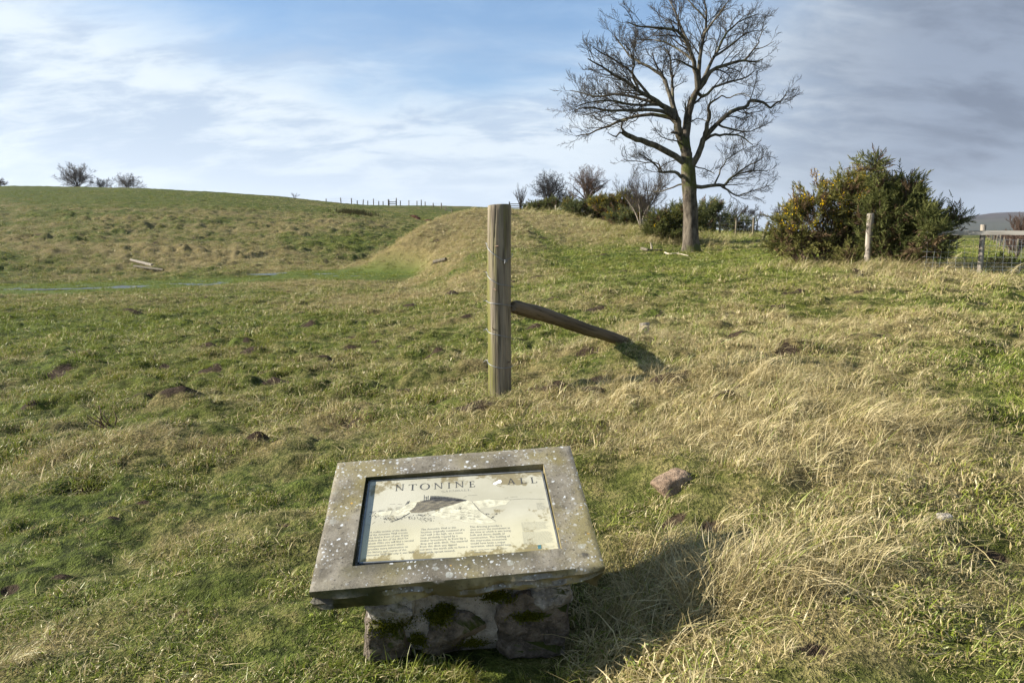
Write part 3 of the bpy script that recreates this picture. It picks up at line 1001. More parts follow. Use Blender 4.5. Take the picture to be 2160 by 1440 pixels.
def ring_trunk(path, radii, sides=20, lump=0.10, seed=3, flare=True):
    g = np.random.default_rng(seed)
    P = np.asarray(path); K = len(P)
    an = np.arange(sides) / sides * 2 * math.pi
    V_ = []
    for k in range(K):
        s = k / (K - 1)
        rr = radii[k] * (1 + lump * fbm(np.cos(an) * 1.3 + 5, np.sin(an) * 1.3 + s * 7, seed, 3) * 2)
        if flare:
            rr = rr * (1 + 0.16 * max(0, 1 - s * 9) * np.cos(an * 5 + 1.0))
        V_.append(np.stack([P[k, 0] + rr * np.cos(an), P[k, 1] + rr * np.sin(an), np.full(sides, P[k, 2])], 1))
    V_ = np.concatenate(V_)
    ii = np.arange(K * sides).reshape(K, sides); jj = np.roll(ii, -1, 1)
    F_ = np.stack([ii[:-1], jj[:-1], jj[1:], ii[1:]], -1).reshape(-1, 4)
    top = ii[-1]
    return V_, [F_, top[None, :]]


trunk_px = [(1459, 545, 30), (1459, 532, 25), (1458, 520, 20.5), (1457, 500, 18), (1457, 470, 16.6), (1456, 440, 15.6), (1455, 415, 15.5), (1454, 392, 16.5), (1452, 370, 17), (1451, 350, 15), (1449, 332, 12)]
tpts = smooth_line([np.append(tp(a_, b_), 0)[:3] for a_, b_, _ in trunk_px], 40)
trad = np.interp(np.linspace(0, 10, 40), np.arange(11), [q[2] * SC * 0.9 for q in trunk_px])
V_, F_ = ring_trunk(tpts, trad)
link('trunk', mesh_np('trunk', V_ - tb, F_, smooth=True), M['bark'], tree)

LIMBS = [  # (points in image columns and rows, radius px start, end, depth swing in metres, shoots)
    ([(1450, 345), (1448, 323), (1440, 303), (1435, 288), (1430, 270), (1427, 250)], 10.5, 8.5, -0.3, 3),
    ([(1449, 340), (1447, 315), (1445, 296), (1448, 272), (1451, 245), (1458, 218), (1466, 200), (1472, 187)], 10.5, 7.0, 0.4, 3),
    ([(1427, 252), (1413, 233), (1394, 220), (1374, 208), (1347, 191), (1324, 175), (1297, 159), (1269, 140), (1240, 124)], 6.2, 1.3, -1.6, 12),
    ([(1428, 252), (1421, 229), (1413, 202), (1398, 163), (1374, 144), (1343, 128), (1318, 104), (1298, 76)], 5.2, 1.2, 1.8, 12),
    ([(1429, 250), (1422, 222), (1419, 194), (1417, 156), (1413, 120), (1400, 100)], 4.2, 1.0, 2.6, 10),
    ([(1425, 254), (1406, 237), (1367, 232), (1328, 233), (1277, 233), (1240, 226), (1212, 234)], 4.6, 1.0, -2.2, 12),
    ([(1424, 258), (1413, 249), (1367, 241), (1316, 253), (1277, 268), (1246, 280), (1215, 288)], 4.6, 1.0, 0.6, 12),
    ([(1413, 233), (1390, 218), (1355, 210), (1308, 199), (1258, 203), (1230, 196), (1203, 191)], 4.0, 0.9, 1.2, 12),
    ([(1400, 224), (1372, 222), (1330, 220), (1290, 214), (1250, 214), (1222, 222)], 3.2, 0.9, -3.0, 11),
    ([(1374, 208), (1350, 180), (1330, 150), (1300, 130), (1270, 112), (1250, 100)], 3.0, 0.9, -1.0, 11),
    ([(1347, 191), (1334, 160), (1338, 130), (1330, 108), (1312, 90)], 2.4, 0.8, -2.2, 9),
    ([(1472, 188), (1468, 156), (1462, 128), (1452, 97), (1433, 70), (1398, 58), (1351, 57), (1322, 46)], 5.4, 1.0, -1.0, 12),
    ([(1472, 188), (1474, 148), (1478, 117), (1485, 70), (1490, 39), (1487, 8), (1480, -22)], 4.8, 1.0, 0.8, 12),
    ([(1474, 187), (1489, 156), (1505, 120), (1530, 74), (1557, 47), (1598, 30)], 4.2, 1.0, 1.8, 12),
    ([(1475, 187), (1487, 171), (1503, 148), (1538, 134), (1569, 128), (1590, 130), (1608, 126)], 5.0, 1.0, -0.8, 8),
    ([(1569, 128), (1592, 105), (1600, 88), (1604, 72), (1618, 56)], 1.8, 0.6, -0.8, 6),
    ([(1592, 104), (1612, 100), (1632, 88)], 1.2, 0.5, -0.5, 4),
    ([(1470, 195), (1485, 203), (1511, 183), (1550, 171), (1575, 164), (1592, 150)], 3.6, 0.8, 1.6, 10),
    ([(1455, 100), (1447, 80), (1429, 39), (1418, 12), (1405, -12)], 3.0, 0.8, 1.4, 11),
    ([(1462, 128), (1440, 110), (1410, 92), (1380, 84), (1345, 84)], 2.8, 0.8, 2.0, 11),
    ([(1485, 72), (1505, 45), (1525, 18), (1540, -6)], 2.6, 0.8, -1.6, 10),
    ([(1505, 120), (1540, 96), (1572, 72), (1600, 64)], 2.6, 0.8, 2.2, 10),
    ([(1474, 150), (1455, 138), (1430, 128), (1405, 132)], 2.6, 0.8, -2.0, 9),
    ([(1488, 40), (1470, 20), (1452, 0), (1440, -20)], 2.2, 0.7, 1.0, 9),
    ([(1450, 348), (1421, 327), (1374, 303), (1355, 296), (1336, 290), (1314, 279)], 6.4, 4.6, -0.9, 0),
    ([(1316, 280), (1310, 266), (1316, 252), (1322, 255)], 2.4, 1.0, -0.9, 2),
    ([(1314, 280), (1296, 286), (1282, 280)], 2.0, 0.7, -0.9, 3),
    ([(1456, 350), (1464, 342), (1481, 303), (1487, 286), (1491, 268), (1497, 241), (1494, 226), (1503, 214), (1522, 202)], 7.0, 1.6, -1.2, 4),
    ([(1481, 303), (1487, 288), (1514, 261), (1546, 233), (1573, 226), (1582, 214), (1596, 213), (1612, 217), (1624, 228), (1636, 217), (1645, 216), (1652, 208), (1660, 192)], 5.0, 0.9, 0.2, 7),
    ([(1478, 306), (1500, 286), (1522, 284), (1550, 285), (1570, 292), (1588, 306)], 3.4, 0.9, -1.4, 7),
    ([(1514, 262), (1545, 272), (1580, 278), (1612, 262)], 2.4, 0.7, 1.2, 10),
    ([(1522, 202), (1535, 206), (1550, 200), (1568, 198), (1584, 205)], 1.5, 0.6, -1.0, 5),
    ([(1440, 375), (1434, 371), (1421, 362), (1394, 364), (1386, 350), (1363, 334), (1345, 322)], 4.0, 0.8, -0.8, 9),
    ([(1394, 364), (1388, 345), (1350, 342), (1310, 338)], 2.0, 0.6, 0.6, 8),
    ([(1464, 393), (1503, 392), (1530, 389), (1540, 376), (1558, 366), (1581, 362), (1620, 360)], 4.2, 0.8, 0.9, 10),
    ([(1520, 391), (1536, 402), (1550, 411), (1565, 410), (1592, 401), (1626, 391)], 2.4, 0.7, -0.8, 8),
    ([(1506, 392), (1518, 365), (1528, 342), (1553, 323), (1575, 310)], 2.0, 0.6, 1.2, 9),
    ([(1548, 372), (1575, 352), (1600, 340), (1612, 330)], 1.8, 0.6, -1.4, 9),
    ([(1442, 388), (1413, 397), (1390, 404), (1365, 402)], 2.0, 0.6, 1.2, 9),
    ([(1464, 350), (1490, 358), (1508, 368)], 1.6, 0.6, -1.6, 6),
    ([(1438, 300), (1418, 296), (1396, 288), (1380, 270)], 1.6, 0.6, -1.4, 7),
    ([(1450, 260), (1478, 250), (1500, 262)], 1.4, 0.6, -1.8, 7),
]
SPEC = dict(n=[9, 7, 4.5], len=[2.4, 0.9, 0.45], start=[0.28, 0.2, 0.25], ang=0.72, ratio=[0.46, 0.5, 0.5], min=[0.45, 0.28, 0.15], max=[1.3, 0.60, 0.27], wig=0.24, rr=0.46, rmin=0.0062)
g = np.random.default_rng(21)
for pl, ra, rb, sw, shoots in LIMBS:
    n0 = len(pl)
    P = [tp(a_, b_, sw * (k / (n0 - 1)) ** 1.2 + (0.9 * SC * 8 if False else 0)) for k, (a_, b_) in enumerate(pl)]
    K = max(6, 2 * n0)
    P = smooth_line(P, K)
    P[1:-1] += g.normal(size=(K - 2, 3)) * 0.018
    T = [Tubes(), Tubes(), Tubes(), Tubes()]
    sp = dict(SPEC); sp['n'] = [shoots * 1.05, 7.4, 4.6]
    if shoots:
        grow(T, g, P, ra * SC, rb * SC * 0.8, 0, 3, sp, 0.22)
    else:
        T[0].add(P, np.linspace(ra * SC, rb * SC, K))
    lo = link('limb', mesh_np('limb', *(lambda a: (a[0] - tb, a[1]))(T[0].arrays(10 if ra > 3 else 6)), smooth=True), M['limb'] if ra < 9 else M['bark'], tree)
    if shoots:
        link('twigs', twig_mesh('twigs', [(T[1], 4), (T[2], 3), (T[3], 3)], tb), M['twig'], lo)['kind'] = 'stuff'


def bare_tree(name, label, px, Y, hpx, wpx, stems, seed, mat, trunk_h=0.25, r=None, lean=0.0, spread=0.6, shoots=(9, 7, 4), up=0.25, base_drop=0.0, group=None, twigr=1.0, levels=3, wig=0.2, dome=False):
    g = np.random.default_rng(seed)
    k_ = 1.08
    shoots = tuple(max(2.0, q * k_) for q in shoots)
    b = on(px, Y)
    b[2] -= base_drop
    s = Y / 1440
    H, W = hpx * s, wpx * s
    ob = thing(name, label, 'tree', tuple(b), group)
    r = r or H * 0.028
    rm = max(0.0035, 0.00011 * Y) * twigr
    T = [Tubes(), Tubes(), Tubes(), Tubes()]
    TT = Tubes()
    org = b - np.array([0, 0, 0.1])
    sp = dict(n=list(shoots), len=[H * .45, H * .2, H * .1], start=[.22, .2, .2], ang=spread, ratio=[.45, .48, .5], min=[H * .1, H * .05, H * .03], max=[H * .42, H * .2, H * .09], wig=wig, rr=.5, rmin=rm)
    th = H * trunk_h
    if trunk_h > 0.05:
        P = smooth_line([org, org + (lean * th * .4, 0, th * .5), org + (lean * th, 0, th)], 6)
        TT.add(P, np.linspace(r * 1.25, r * .85, 6))
        st = P[-1]
    else:
        st = org
    for k in range(stems):
        a = 6.283 * (k + 0.5 * g.random()) / stems
        rad_ = W * 0.5 * (0.35 + 0.6 * g.random())
        if stems == 1:
            rad_ = 0.1 * W
        tip = st + np.array([rad_ * math.cos(a) + lean * H * .3, rad_ * math.sin(a), (H - th) * (0.72 + 0.3 * g.random()) * (1 - 0.25 * (rad_ / (W * .5)) ** 2)])
        if stems >= 5 and dome:
            el = 0.12 + 1.35 * ((k + 0.5 * g.random()) / stems) ** 0.8; a = 2.4 * k + 0.3 * g.random()
            tip = st + np.array([W * .5 * math.cos(el) ** .7 * math.cos(a) + lean * H * .3, W * .5 * math.cos(el) ** .7 * math.sin(a), (H - th) * (0.10 + 0.84 * math.sin(el))])
        mid = st + (tip - st) * (0.45, 0.45, 0.6) + g.normal(size=3) * H * 0.03
        m1 = st + (tip - st) * (0.16, 0.16, 0.3) + g.normal(size=3) * H * 0.015
        P = smooth_line([st, m1, mid, tip], 9)
        rr = r * (0.8 if stems < 3 else 0.55)
        sp2 = dict(sp)
        TT.add(P, np.linspace(rr, rm, 9))
        T0 = [Tubes(), T[1], T[2], T[3]]
        grow(T0, g, P, rr, rm, 0, levels, sp2, up)
    link('trunk', mesh_np('trunk', *(lambda a_: (a_[0] - b, a_[1]))(TT.arrays(7)), smooth=True), mat[0], ob)
    link('crown', twig_mesh('crown', [(T[1], 3), (T[2], 3), (T[3], 3)], b), mat[1], ob)
    return ob


bt, gt, brn, dk, pb = M['limb'], M['greytwig'], M['browntwig'], M['darktwig'], M['palebark']
bare_tree('sapling_tree', 'small vase-shaped bare sapling just right of the strainer post top', 1098, 74, 56, 40, 9, 31, (dk, gt), 0.06, spread=.32, shoots=(6, 4, 3), up=.5, levels=2)
bare_tree('bushy_tree', 'dense dark bare tree behind the gorse, between sapling and rounded tree', 1157, 92, 82, 84, 18, 32, (dk, dk), 0.22, shoots=(8, 6, 4), spread=.8, base_drop=.3, dome=True, up=.1)
bare_tree('small_tree', 'low dark bare tree half hidden behind the gorse bank', 1192, 96, 52, 66, 12, 33, (dk, dk), 0.15, shoots=(7, 5, 4), spread=.8, base_drop=.3, dome=True, up=.1)
bare_tree('rounded_tree', 'round-headed many-stemmed bare tree rising above the gorse bank', 1238, 68, 96, 92, 18, 34, (bt, brn), 0.26, shoots=(8, 6, 4), spread=.6, up=.12, r=.17, dome=True)
bare_tree('rowan_tree', 'slender pale-barked bare tree with two trunks left of the sycamore', 1352, 41.5, 138, 160, 5, 35, (pb, gt), 0.02, shoots=(11, 8, 5), spread=.62, up=.36, r=.12)
bare_tree('rowan_sapling', 'thin pale stems beside the two-trunked tree at the gorse', 1366, 42.0, 80, 44, 5, 36, (pb, gt), 0.02, shoots=(5, 5, 3), spread=.4, up=.5, r=.05, levels=2)
bare_tree('far_tree', 'distant rounded bare tree seen left of the sycamore trunk', 1402, 150, 50, 62, 6, 37, (dk, gt), 0.25, shoots=(8, 6, 4))
bare_tree('far_tree', 'distant bare tree showing above gorse just right of the sycamore trunk', 1503, 140, 62, 52, 6, 38, (dk, gt), 0.3, shoots=(8, 6, 4))
bare_tree('far_tree', 'distant leaning bare tree in front of the field, left of the two on the skyline', 1545, 130, 58, 62, 5, 39, (dk, gt), 0.25, lean=.2, shoots=(8, 6, 4))
bare_tree('far_tree', 'distant crooked bare tree with open crown above the middle fence posts', 1571, 120, 58, 56, 5, 40, (dk, dk), 0.35, lean=.15, shoots=(7, 6, 4), spread=.8)
bare_tree('far_tree', 'distant bare tree with clear trunk standing right of the last mid fence post', 1596, 140, 48, 44, 4, 41, (dk, dk), 0.45, shoots=(7, 6, 4), spread=.7)
bare_tree('far_tree', 'distant bare tree behind the left end of the flowering gorse', 1640, 140, 56, 62, 5, 42, (dk, gt), 0.3, shoots=(8, 6, 4), spread=.8)
bare_tree('hill_tree', 'big round-headed bare tree on the skyline of the left hill', 172, 205, 58, 82, 18, 43, (dk, gt), 0.08, shoots=(8, 6, 4), spread=.6, up=.05, r=.26, dome=True, twigr=.65)
bare_tree('hill_tree', 'small windswept bare tree between two larger ones on the hill skyline', 226, 205, 31, 50, 10, 44, (dk, gt), 0.1, shoots=(7, 5, 4), up=.05, lean=.1, dome=True, twigr=.65)
bare_tree('hill_tree', 'flat-topped wiry bare tree, right one on the left hill skyline', 278, 200, 42, 68, 14, 45, (dk, gt), 0.1, shoots=(8, 5, 4), spread=.9, up=.02, dome=True, twigr=.65)
bare_tree('hill_tree', 'bare tree cut by the left edge of the picture on the skyline', 6, 205, 30, 56, 6, 46, (dk, gt), 0.1, shoots=(8, 6, 4), spread=.7)
bare_tree('thorn_shrub', 'scraggy bare thorn shrub on the mound left of the strainer post', 1020, 72, 24, 36, 5, 47, (dk, dk), 0.05, shoots=(7, 6, 3), spread=.9, up=.2)
bare_tree('hedge_tree', 'tall brown bare hedge tree at the right picture edge', 2150, 42, 92, 66, 6, 48, (brn, brn), 0.1, shoots=(11, 8, 5), spread=.5, up=.5)
bare_tree('hedge_shrub', 'brown bare hedge shrub beside the field edge at right, nearest', 2148, 34, 62, 60, 9, 49, (brn, brn), 0.02, shoots=(11, 7, 4), spread=.6, up=.4, r=.04)
bare_tree('hedge_shrub', 'brown bare hedge shrub at right, second along the field edge', 2132, 48, 44, 50, 9, 50, (brn, brn), 0.02, shoots=(11, 7, 4), spread=.6, up=.4, r=.05)
bare_tree('hedge_shrub', 'brown bare hedge shrub at right, third along the field edge', 2112, 66, 32, 40, 9, 51, (brn, brn), 0.02, shoots=(10, 7, 4), spread=.6, up=.4, r=.06)
bare_tree('hedge_shrub', 'far brown hedge shrub at right where the field narrows', 2094, 90, 20, 34, 9, 52, (brn, brn), 0.02, shoots=(9, 6, 3), spread=.6, up=.4, r=.07)
bare_tree('thistle_stems', 'thin dry stems standing on the brow of the left hill', 625, 118, 14, 30, 9, 53, (dk, gt), 0.02, shoots=(3, 2, 2), spread=.3, up=.6, levels=1, r=.03)['category'] = 'plant'


# ------------------------------------------------------------------ gorse
def sprig_proto(n, length, nl, nw, seed):
    """a prickly shoot: needles standing off a short axis that points along +Z"""
    g = np.random.default_rng(seed)
    V_, F_ = [], []
    for i in range(n):
        s = (i + g.random()) / n
        a = g.random() * 6.283
        tilt = R(58) - s * R(40)
        d = np.array([math.cos(a) * math.sin(tilt), math.sin(a) * math.sin(tilt), math.cos(tilt)])
        sd = unit(np.cross(d, g.normal(size=3)))
        b = np.array([0, 0, s * length])
        ln = nl * (1.1 - 0.5 * s) * (0.7 + .6 * g.random())
        o = len(V_)
        V_ += [b - sd * nw, b + sd * nw, b + d * ln]
        F_.append((o, o + 1, o + 2))
    return np.array(V_), np.array(F_)


def place(proto, pos, dirs, scl, g):
    V0, F0 = proto
    N = len(pos)
    z = dirs / np.linalg.norm(dirs, axis=1, keepdims=True)
    ref = g.normal(size=(N, 3))
    x = np.cross(z, ref); x /= np.linalg.norm(x, axis=1, keepdims=True)
    y = np.cross(z, x)
    V_ = pos[:, None] + scl[:, None, None] * (V0[None, :, 0:1] * x[:, None] + V0[None, :, 1:2] * y[:, None] + V0[None, :, 2:3] * z[:, None])
    F_ = F0[None] + (np.arange(N) * len(V0))[:, None, None]
    return V_.reshape(-1, 3), F_.reshape(-1, 3)


def gorse(name, label, base_px, Y, blobs, ntuft, per, spr, mat, seed, flower=0.1, brown=0.25, ftop=0.3, depth=0.9, stems=14, nd=20, group=None):
    """blobs: (image column, row, half width px, half height px) of the masses that make up the bush"""
    g = np.random.default_rng(seed)
    b = on(base_px, Y)
    ob = thing(name, label, 'bush', tuple(b), group)
    s = Y / 1440
    B = []
    for px, py, rx, ry, *dY in blobs:
        c_ = pt(px, py, Y + (dY[0] if dY else g.normal() * 0.25 * rx * s))
        B.append((c_, np.array([rx * s, rx * s * depth, ry * s])))
    vol = np.array([np.prod(q[1]) ** 0.5 for q in B]); vol = np.maximum(vol, 0.16 * vol.mean()); vol /= vol.sum()
    pos, dirs, inner = [], [], []
    fpos, fdir = [], []
    st = Tubes()
    for k in range(ntuft):
        c_, rr = B[g.choice(len(B), p=vol)]
        d = unit(g.normal(size=3) + np.array([0, 0, .25]))
        rad_ = g.random() ** 0.45
        p = c_ + d * rr * rad_
        gz_ = b[2]
        if p[2] < gz_ + 0.03:
            p[2] = gz_ + 0.03 + 0.2 * g.random()
        od = unit(d * 0.9 + np.array([0, 0, 0.75]) + g.normal(size=3) * 0.25)
        tl = spr * (1.0 + 1.3 * g.random()) * (1.0 if Y < 25 else 0.75)
        # a branchlet with shoots along it
        u = np.linspace(0.0, 1.0, per) + g.normal(size=per) * 0.05
        bend = g.normal(size=3) * 0.25
        pp = p[None] + (od[None] * u[:, None] + bend[None] * (u[:, None] ** 2)) * tl + g.normal(size=(per, 3)) * spr * 0.16
        dd = od[None] + g.normal(size=(per, 3)) * 0.75 * (1.05 - u[:, None] * 0.6)
        pos.append(pp); dirs.append(dd)
        inn = np.full(per, 0.8 * g.random())
        if g.random() < brown * (1.6 if rad_ < 0.6 else 0.6):
            inn = np.full(per, 0.88 + .1 * g.random())
        inner.append(inn)
        if g.random() < .5:
            st.add(np.array([p - od * tl * .5, p + od * tl * .4, p + od * tl]), np.array([.012, .008, .004]) * (Y / 18) ** .5)
        hrel = (p[2] - b[2]) / max(q[0][2] + q[1][2] - b[2] for q in B)
        if g.random() < flower * (1.0 if rad_ > .55 else .3) and hrel > ftop:
            nf = 16
            uu_ = 0.5 + 0.6 * g.random(nf)
            fpos.append(p[None] + od[None] * (uu_[:, None] * tl) + g.normal(size=(nf, 3)) * spr * .22)
            fdir.append(g.normal(size=(nf, 3)) + np.array([0, 0, .5]))
    pos = np.concatenate(pos); dirs = np.concatenate(dirs); inner = np.concatenate(inner)
    proto = sprig_proto(nd, spr, spr * .42, spr * .030 + 0.0009 * Y / 10, seed)
    V_, F_ = place(proto, pos, dirs, 0.7 + 0.6 * g.random(len(pos)), g)
    sh = np.repeat(np.clip(inner + g.normal(0, .03, len(inner)), 0, 1), len(proto[0]))
    link('foliage', mesh_np('foliage', V_ - b, [F_], {'shade': sh}), mat, ob)
    # woody stems from the root to the masses
    for k in range(stems):
        c_, rr = B[g.choice(len(B), p=vol)]
        root = b + np.array([(c_[0] - b[0]) * .55 + g.normal() * .12, g.normal() * .2, -0.05])
        tip = c_ + g.normal(size=3) * rr * .5
        P = smooth_line([root, root + (tip - root) * (.25, .25, .4) + g.normal(size=3) * .07, root + (tip - root) * (.6, .6, .75) + g.normal(size=3) * .08, tip], 7)
        st.add(P, np.linspace(.032, .008, 7) * (Y / 18) ** .3)
    link('stems', mesh_np('stems', *(lambda a_: (a_[0] - b, a_[1]))(st.arrays(4))), M['browntwig'], ob)
    if fpos:
        fpos = np.concatenate(fpos); fdir = np.concatenate(fdir)
        fs = 0.012 * (1 + Y / 40)
        fp = (np.array([(-1, 0, 0), (0, .9, .35), (1, 0, 0), (0, -.9, .35), (0, 0, 1.1)]) * fs, np.array([(0, 1, 4), (1, 2, 4), (2, 3, 4), (3, 0, 4)]))
        V_, F_ = place(fp, fpos, fdir, .7 + .6 * g.random(len(fpos)), g)
        link('blossom', mesh_np('blossom', V_ - b, [F_], {'shade': np.repeat(.75 * g.random(len(fpos)), 5)}), M['blossom'], ob)
    return ob


gorse('gorse_bush', 'open yellow-flowering gorse bush by the fence, left of the grey post', 1735, 18.4,
      [(1662, 510, 26, 26), (1690, 482, 32, 40), (1735, 445, 40, 48), (1780, 418, 42, 36), (1818, 425, 34, 42), (1715, 530, 60, 18), (1785, 500, 48, 40), (1640, 532, 16, 10), (1672, 462, 6, 16), (1700, 430, 8, 14)],
      360, 11, .21, M['gorse_a'], 61, flower=.60, brown=.30, ftop=.32, stems=34, nd=20)
gorse('gorse_bush', 'dense dark gorse bush with one tall shoot, against the rail fence', 1895, 17.4,
      [(1862, 462, 38, 46), (1905, 455, 40, 46), (1940, 480, 30, 44), (1885, 520, 60, 36), (1935, 530, 40, 28), (1856, 412, 6, 12), (1851, 388, 2, 12), (1848, 368, 1.5, 9), (1846, 352, 1, 6), (1905, 412, 14, 12), (1925, 420, 12, 14), (1995, 480, 16, 5), (2018, 470, 5, 4), (1976, 512, 18, 10), (1955, 450, 8, 12), (1955, 505, 18, 36, -1.35), (1975, 520, 14, 12, -1.3)],
      600, 12, .20, M['gorse_b'], 62, flower=.02, brown=.22, ftop=.5, stems=34, nd=20)
gorse('gorse_bush', 'rounded gorse bush with yellow flowers just left of the sycamore trunk', 1415, 33.5,
      [(1392, 480, 32, 22), (1425, 470, 34, 28), (1450, 462, 28, 26), (1405, 493, 44, 12)], 260, 14, .24, M['gorse_b'], 63, flower=.36, brown=.15, stems=14, nd=16)
gorse('gorse_bush', 'green gorse bush showing right behind the sycamore trunk', 1495, 44,
      [(1490, 455, 30, 24), (1512, 452, 18, 18), (1480, 475, 26, 18)], 150, 13, .28, M['gorse_c'], 64, flower=.12, brown=.1, stems=10, nd=14)
gorse('gorse_bush', 'dark low gorse behind the mid fence posts', 1560, 48,
      [(1545, 480, 20, 14), (1572, 482, 20, 14), (1528, 474, 10, 10)], 110, 12, .28, M['gorse_b'], 65, flower=.0, brown=.1, stems=8, nd=14)
gorse('gorse_bush', 'brownish gorse crowned with yellow flowers at the top of the bank', 1312, 52,
      [(1285, 436, 30, 16), (1318, 432, 26, 18), (1340, 440, 20, 18), (1265, 434, 18, 10)], 260, 13, .28, M['gorse_a'], 66, flower=.6, brown=.35, stems=12, nd=14)
gorse('gorse_bush', 'grey-green broom-like bush in the middle of the bank', 1262, 54,
      [(1240, 443, 26, 11), (1275, 448, 30, 15), (1215, 442, 20, 8), (1300, 456, 26, 16)], 280, 13, .28, M['gorse_c'], 67, flower=.06, brown=.08, stems=12, nd=14)
gorse('gorse_bush', 'low gorse at the near foot of the bank, beside the two-trunked tree', 1325, 44,
      [(1310, 466, 28, 18), (1335, 466, 24, 18), (1350, 458, 18, 14)], 200, 13, .26, M['gorse_c'], 68, flower=.35, brown=.15, stems=10, nd=14)
gorse('gorse_bush', 'dark rounded gorse under the dense bare tree', 1155, 66,
      [(1140, 441, 24, 7), (1165, 438, 20, 9), (1122, 444, 12, 4)], 180, 12, .32, M['gorse_b'], 69, flower=.0, brown=.25, stems=8, nd=14)
gorse('gorse_bush', 'small upright gorse with yellow tips between the dark gorse and the bank', 1198, 62,
      [(1198, 437, 8, 7), (1208, 443, 8, 5)], 60, 12, .30, M['gorse_a'], 70, flower=.5, brown=.1, stems=5, nd=14)
gorse('gorse_seedling', 'young gorse sprigs at the foot of the grey post', 1792, 17.2, [(1790, 545, 12, 22), (1800, 560, 14, 8)], 34, 11, .14, M['gorse_a'], 71, flower=0, brown=.3, stems=6, nd=18)
gorse('gorse_seedling', 'low gorse sprigs growing under the rail at the right edge', 2125, 17.0, [(2110, 566, 28, 10), (2140, 572, 20, 8)], 44, 10, .13, M['gorse_b'], 72, flower=0, brown=.3, stems=6, nd=16)

# rushes on the far slope
g = np.random.default_rng(5)
rb = gnd0(748, 453)
nb_ = 500
pp = np.c_[rb[0] + g.normal(0, 1.3, nb_), rb[1] + g.normal(0, 1.6, nb_)]
zz = ground(pp[:, 0], pp[:, 1])
b0 = np.array([rb[0], rb[1], gz1(rb[0], rb[1])])
hh_ = .35 + .4 * g.random(nb_)
tips = np.c_[pp + g.normal(0, .16, (nb_, 2)), zz + hh_]
sd = np.c_[np.full(nb_, .035), np.zeros(nb_), np.zeros(nb_)]
Vr = np.stack([np.c_[pp, zz - .02] - sd, np.c_[pp, zz - .02] + sd, tips], 1).reshape(-1, 3)
o = link('rush_patch', mesh_np('rush_patch', Vr - b0, [np.arange(nb_ * 3).reshape(-1, 3)], {'shade': np.repeat(g.random(nb_), 3)}), M['rush'], loc=tuple(b0))
tag(o, 'dark patch of rushes on the far slope left of the eroded earth', 'plant')
o['kind'] = 'stuff'
# ------------------------------------------------------------------ round posts and timbers
def post_mesh(name, r, h, sides=20, rows=14, rough=0.03, seed=1, bow=0.0, taper=0.0, slope=0.02, sink=0.25, bevel=0.006, cracks=()):
    an = np.arange(sides) / sides * 2 * math.pi
    zs = np.concatenate([[-sink], np.linspace(0, h - bevel, rows), [h]])
    V_ = []
    for k, z in enumerate(zs):
        s = max(0, z / h)
        rr = r * (1 - taper * s) * (1 + rough * 2 * fbm(np.cos(an) * 1.6 + seed * 3.1, np.sin(an) * 1.6 + z * 1.3, seed, 3))
        for ca, cz0, cz1, cd in cracks:
            if cz0 < s < cz1:
                dlt = np.abs((an - ca - .12 * math.sin(z * 4) + math.pi) % (2 * math.pi) - math.pi)
                rr = rr - r * cd * np.clip(1 - dlt / .07, 0, 1) * min(1, (s - cz0) * 12, (cz1 - s) * 12)
        if k == len(zs) - 1:
            rr = rr - bevel
        V_.append(np.stack([rr * np.cos(an) + bow * math.sin(s * 3.14), rr * np.sin(an), z + (slope * r * np.cos(an + 1) if k >= len(zs) - 2 else 0 * an)], 1))
    V_ = np.concatenate(V_)
    K = len(zs)
    ii = np.arange(K * sides).reshape(K, sides); jj = np.roll(ii, -1, 1)
    F_ = np.stack([ii[:-1], jj[:-1], jj[1:], ii[1:]], -1).reshape(-1, 4)
    me = mesh_np(name, V_, [F_, ii[-1][None, :]], smooth=True)
    me.set_sharp_from_angle(angle=R(50))
    return me


def log_mesh(name, P, rad_, sides=14, seed=2, rough=.05):
    P = np.asarray(P, float); K = len(P)
    T = np.gradient(P, axis=0); T /= np.linalg.norm(T, axis=1, keepdims=True)
    A = np.cross(T, (0, 0, 1.0)); A /= np.linalg.norm(A, axis=1, keepdims=True)
    B = np.cross(A, T)
    an = np.arange(sides) / sides * 2 * math.pi
    V_ = []
    for k in range(K):
        rr = rad_[k] * (1 + rough * 2 * fbm(np.cos(an) * 1.4 + seed, np.sin(an) * 1.4 + k * .5, seed, 3))
        V_.append(P[k] + A[k] * (rr * np.cos(an))[:, None] + B[k] * (rr * np.sin(an))[:, None])
    V_ = np.concatenate(V_)
    ii = np.arange(K * sides).reshape(K, sides); jj = np.roll(ii, -1, 1)
    F_ = np.stack([ii[:-1], jj[:-1], jj[1:], ii[1:]], -1).reshape(-1, 4)
    me = mesh_np(name, V_, [F_, ii[-1][None, :], ii[0][None, ::-1]], smooth=True)
    me.set_sharp_from_angle(angle=R(50))
    return me


# --- strainer post with its strut and cut wires
PB = gnd0(1055, 850)
PB[2] = gz1(PB[0], PB[1])
PD = PB[1] * math.cos(TH) + (CAM_Z - 0.9) * math.sin(TH)
PR = 25.0 / 1440 * PD
ptop = pt(1055, 433, PB[1])[2] - PB[2]
sp_ = thing('strainer_post', 'thick round wooden strainer post with wires, in the middle of the field', 'post', tuple(PB))
link('post', post_mesh('post', PR, ptop, 96, 44, .045, 3, bow=-0.006, taper=0.03, slope=.08, cracks=((R(248), .62, 1.1, .07), (R(285), .05, .42, .06), (R(222), .7, 1.1, .05), (R(312), .4, .75, .06), (R(200), .1, .5, .05), (R(264), .15, .33, .06))), M['post'], sp_)
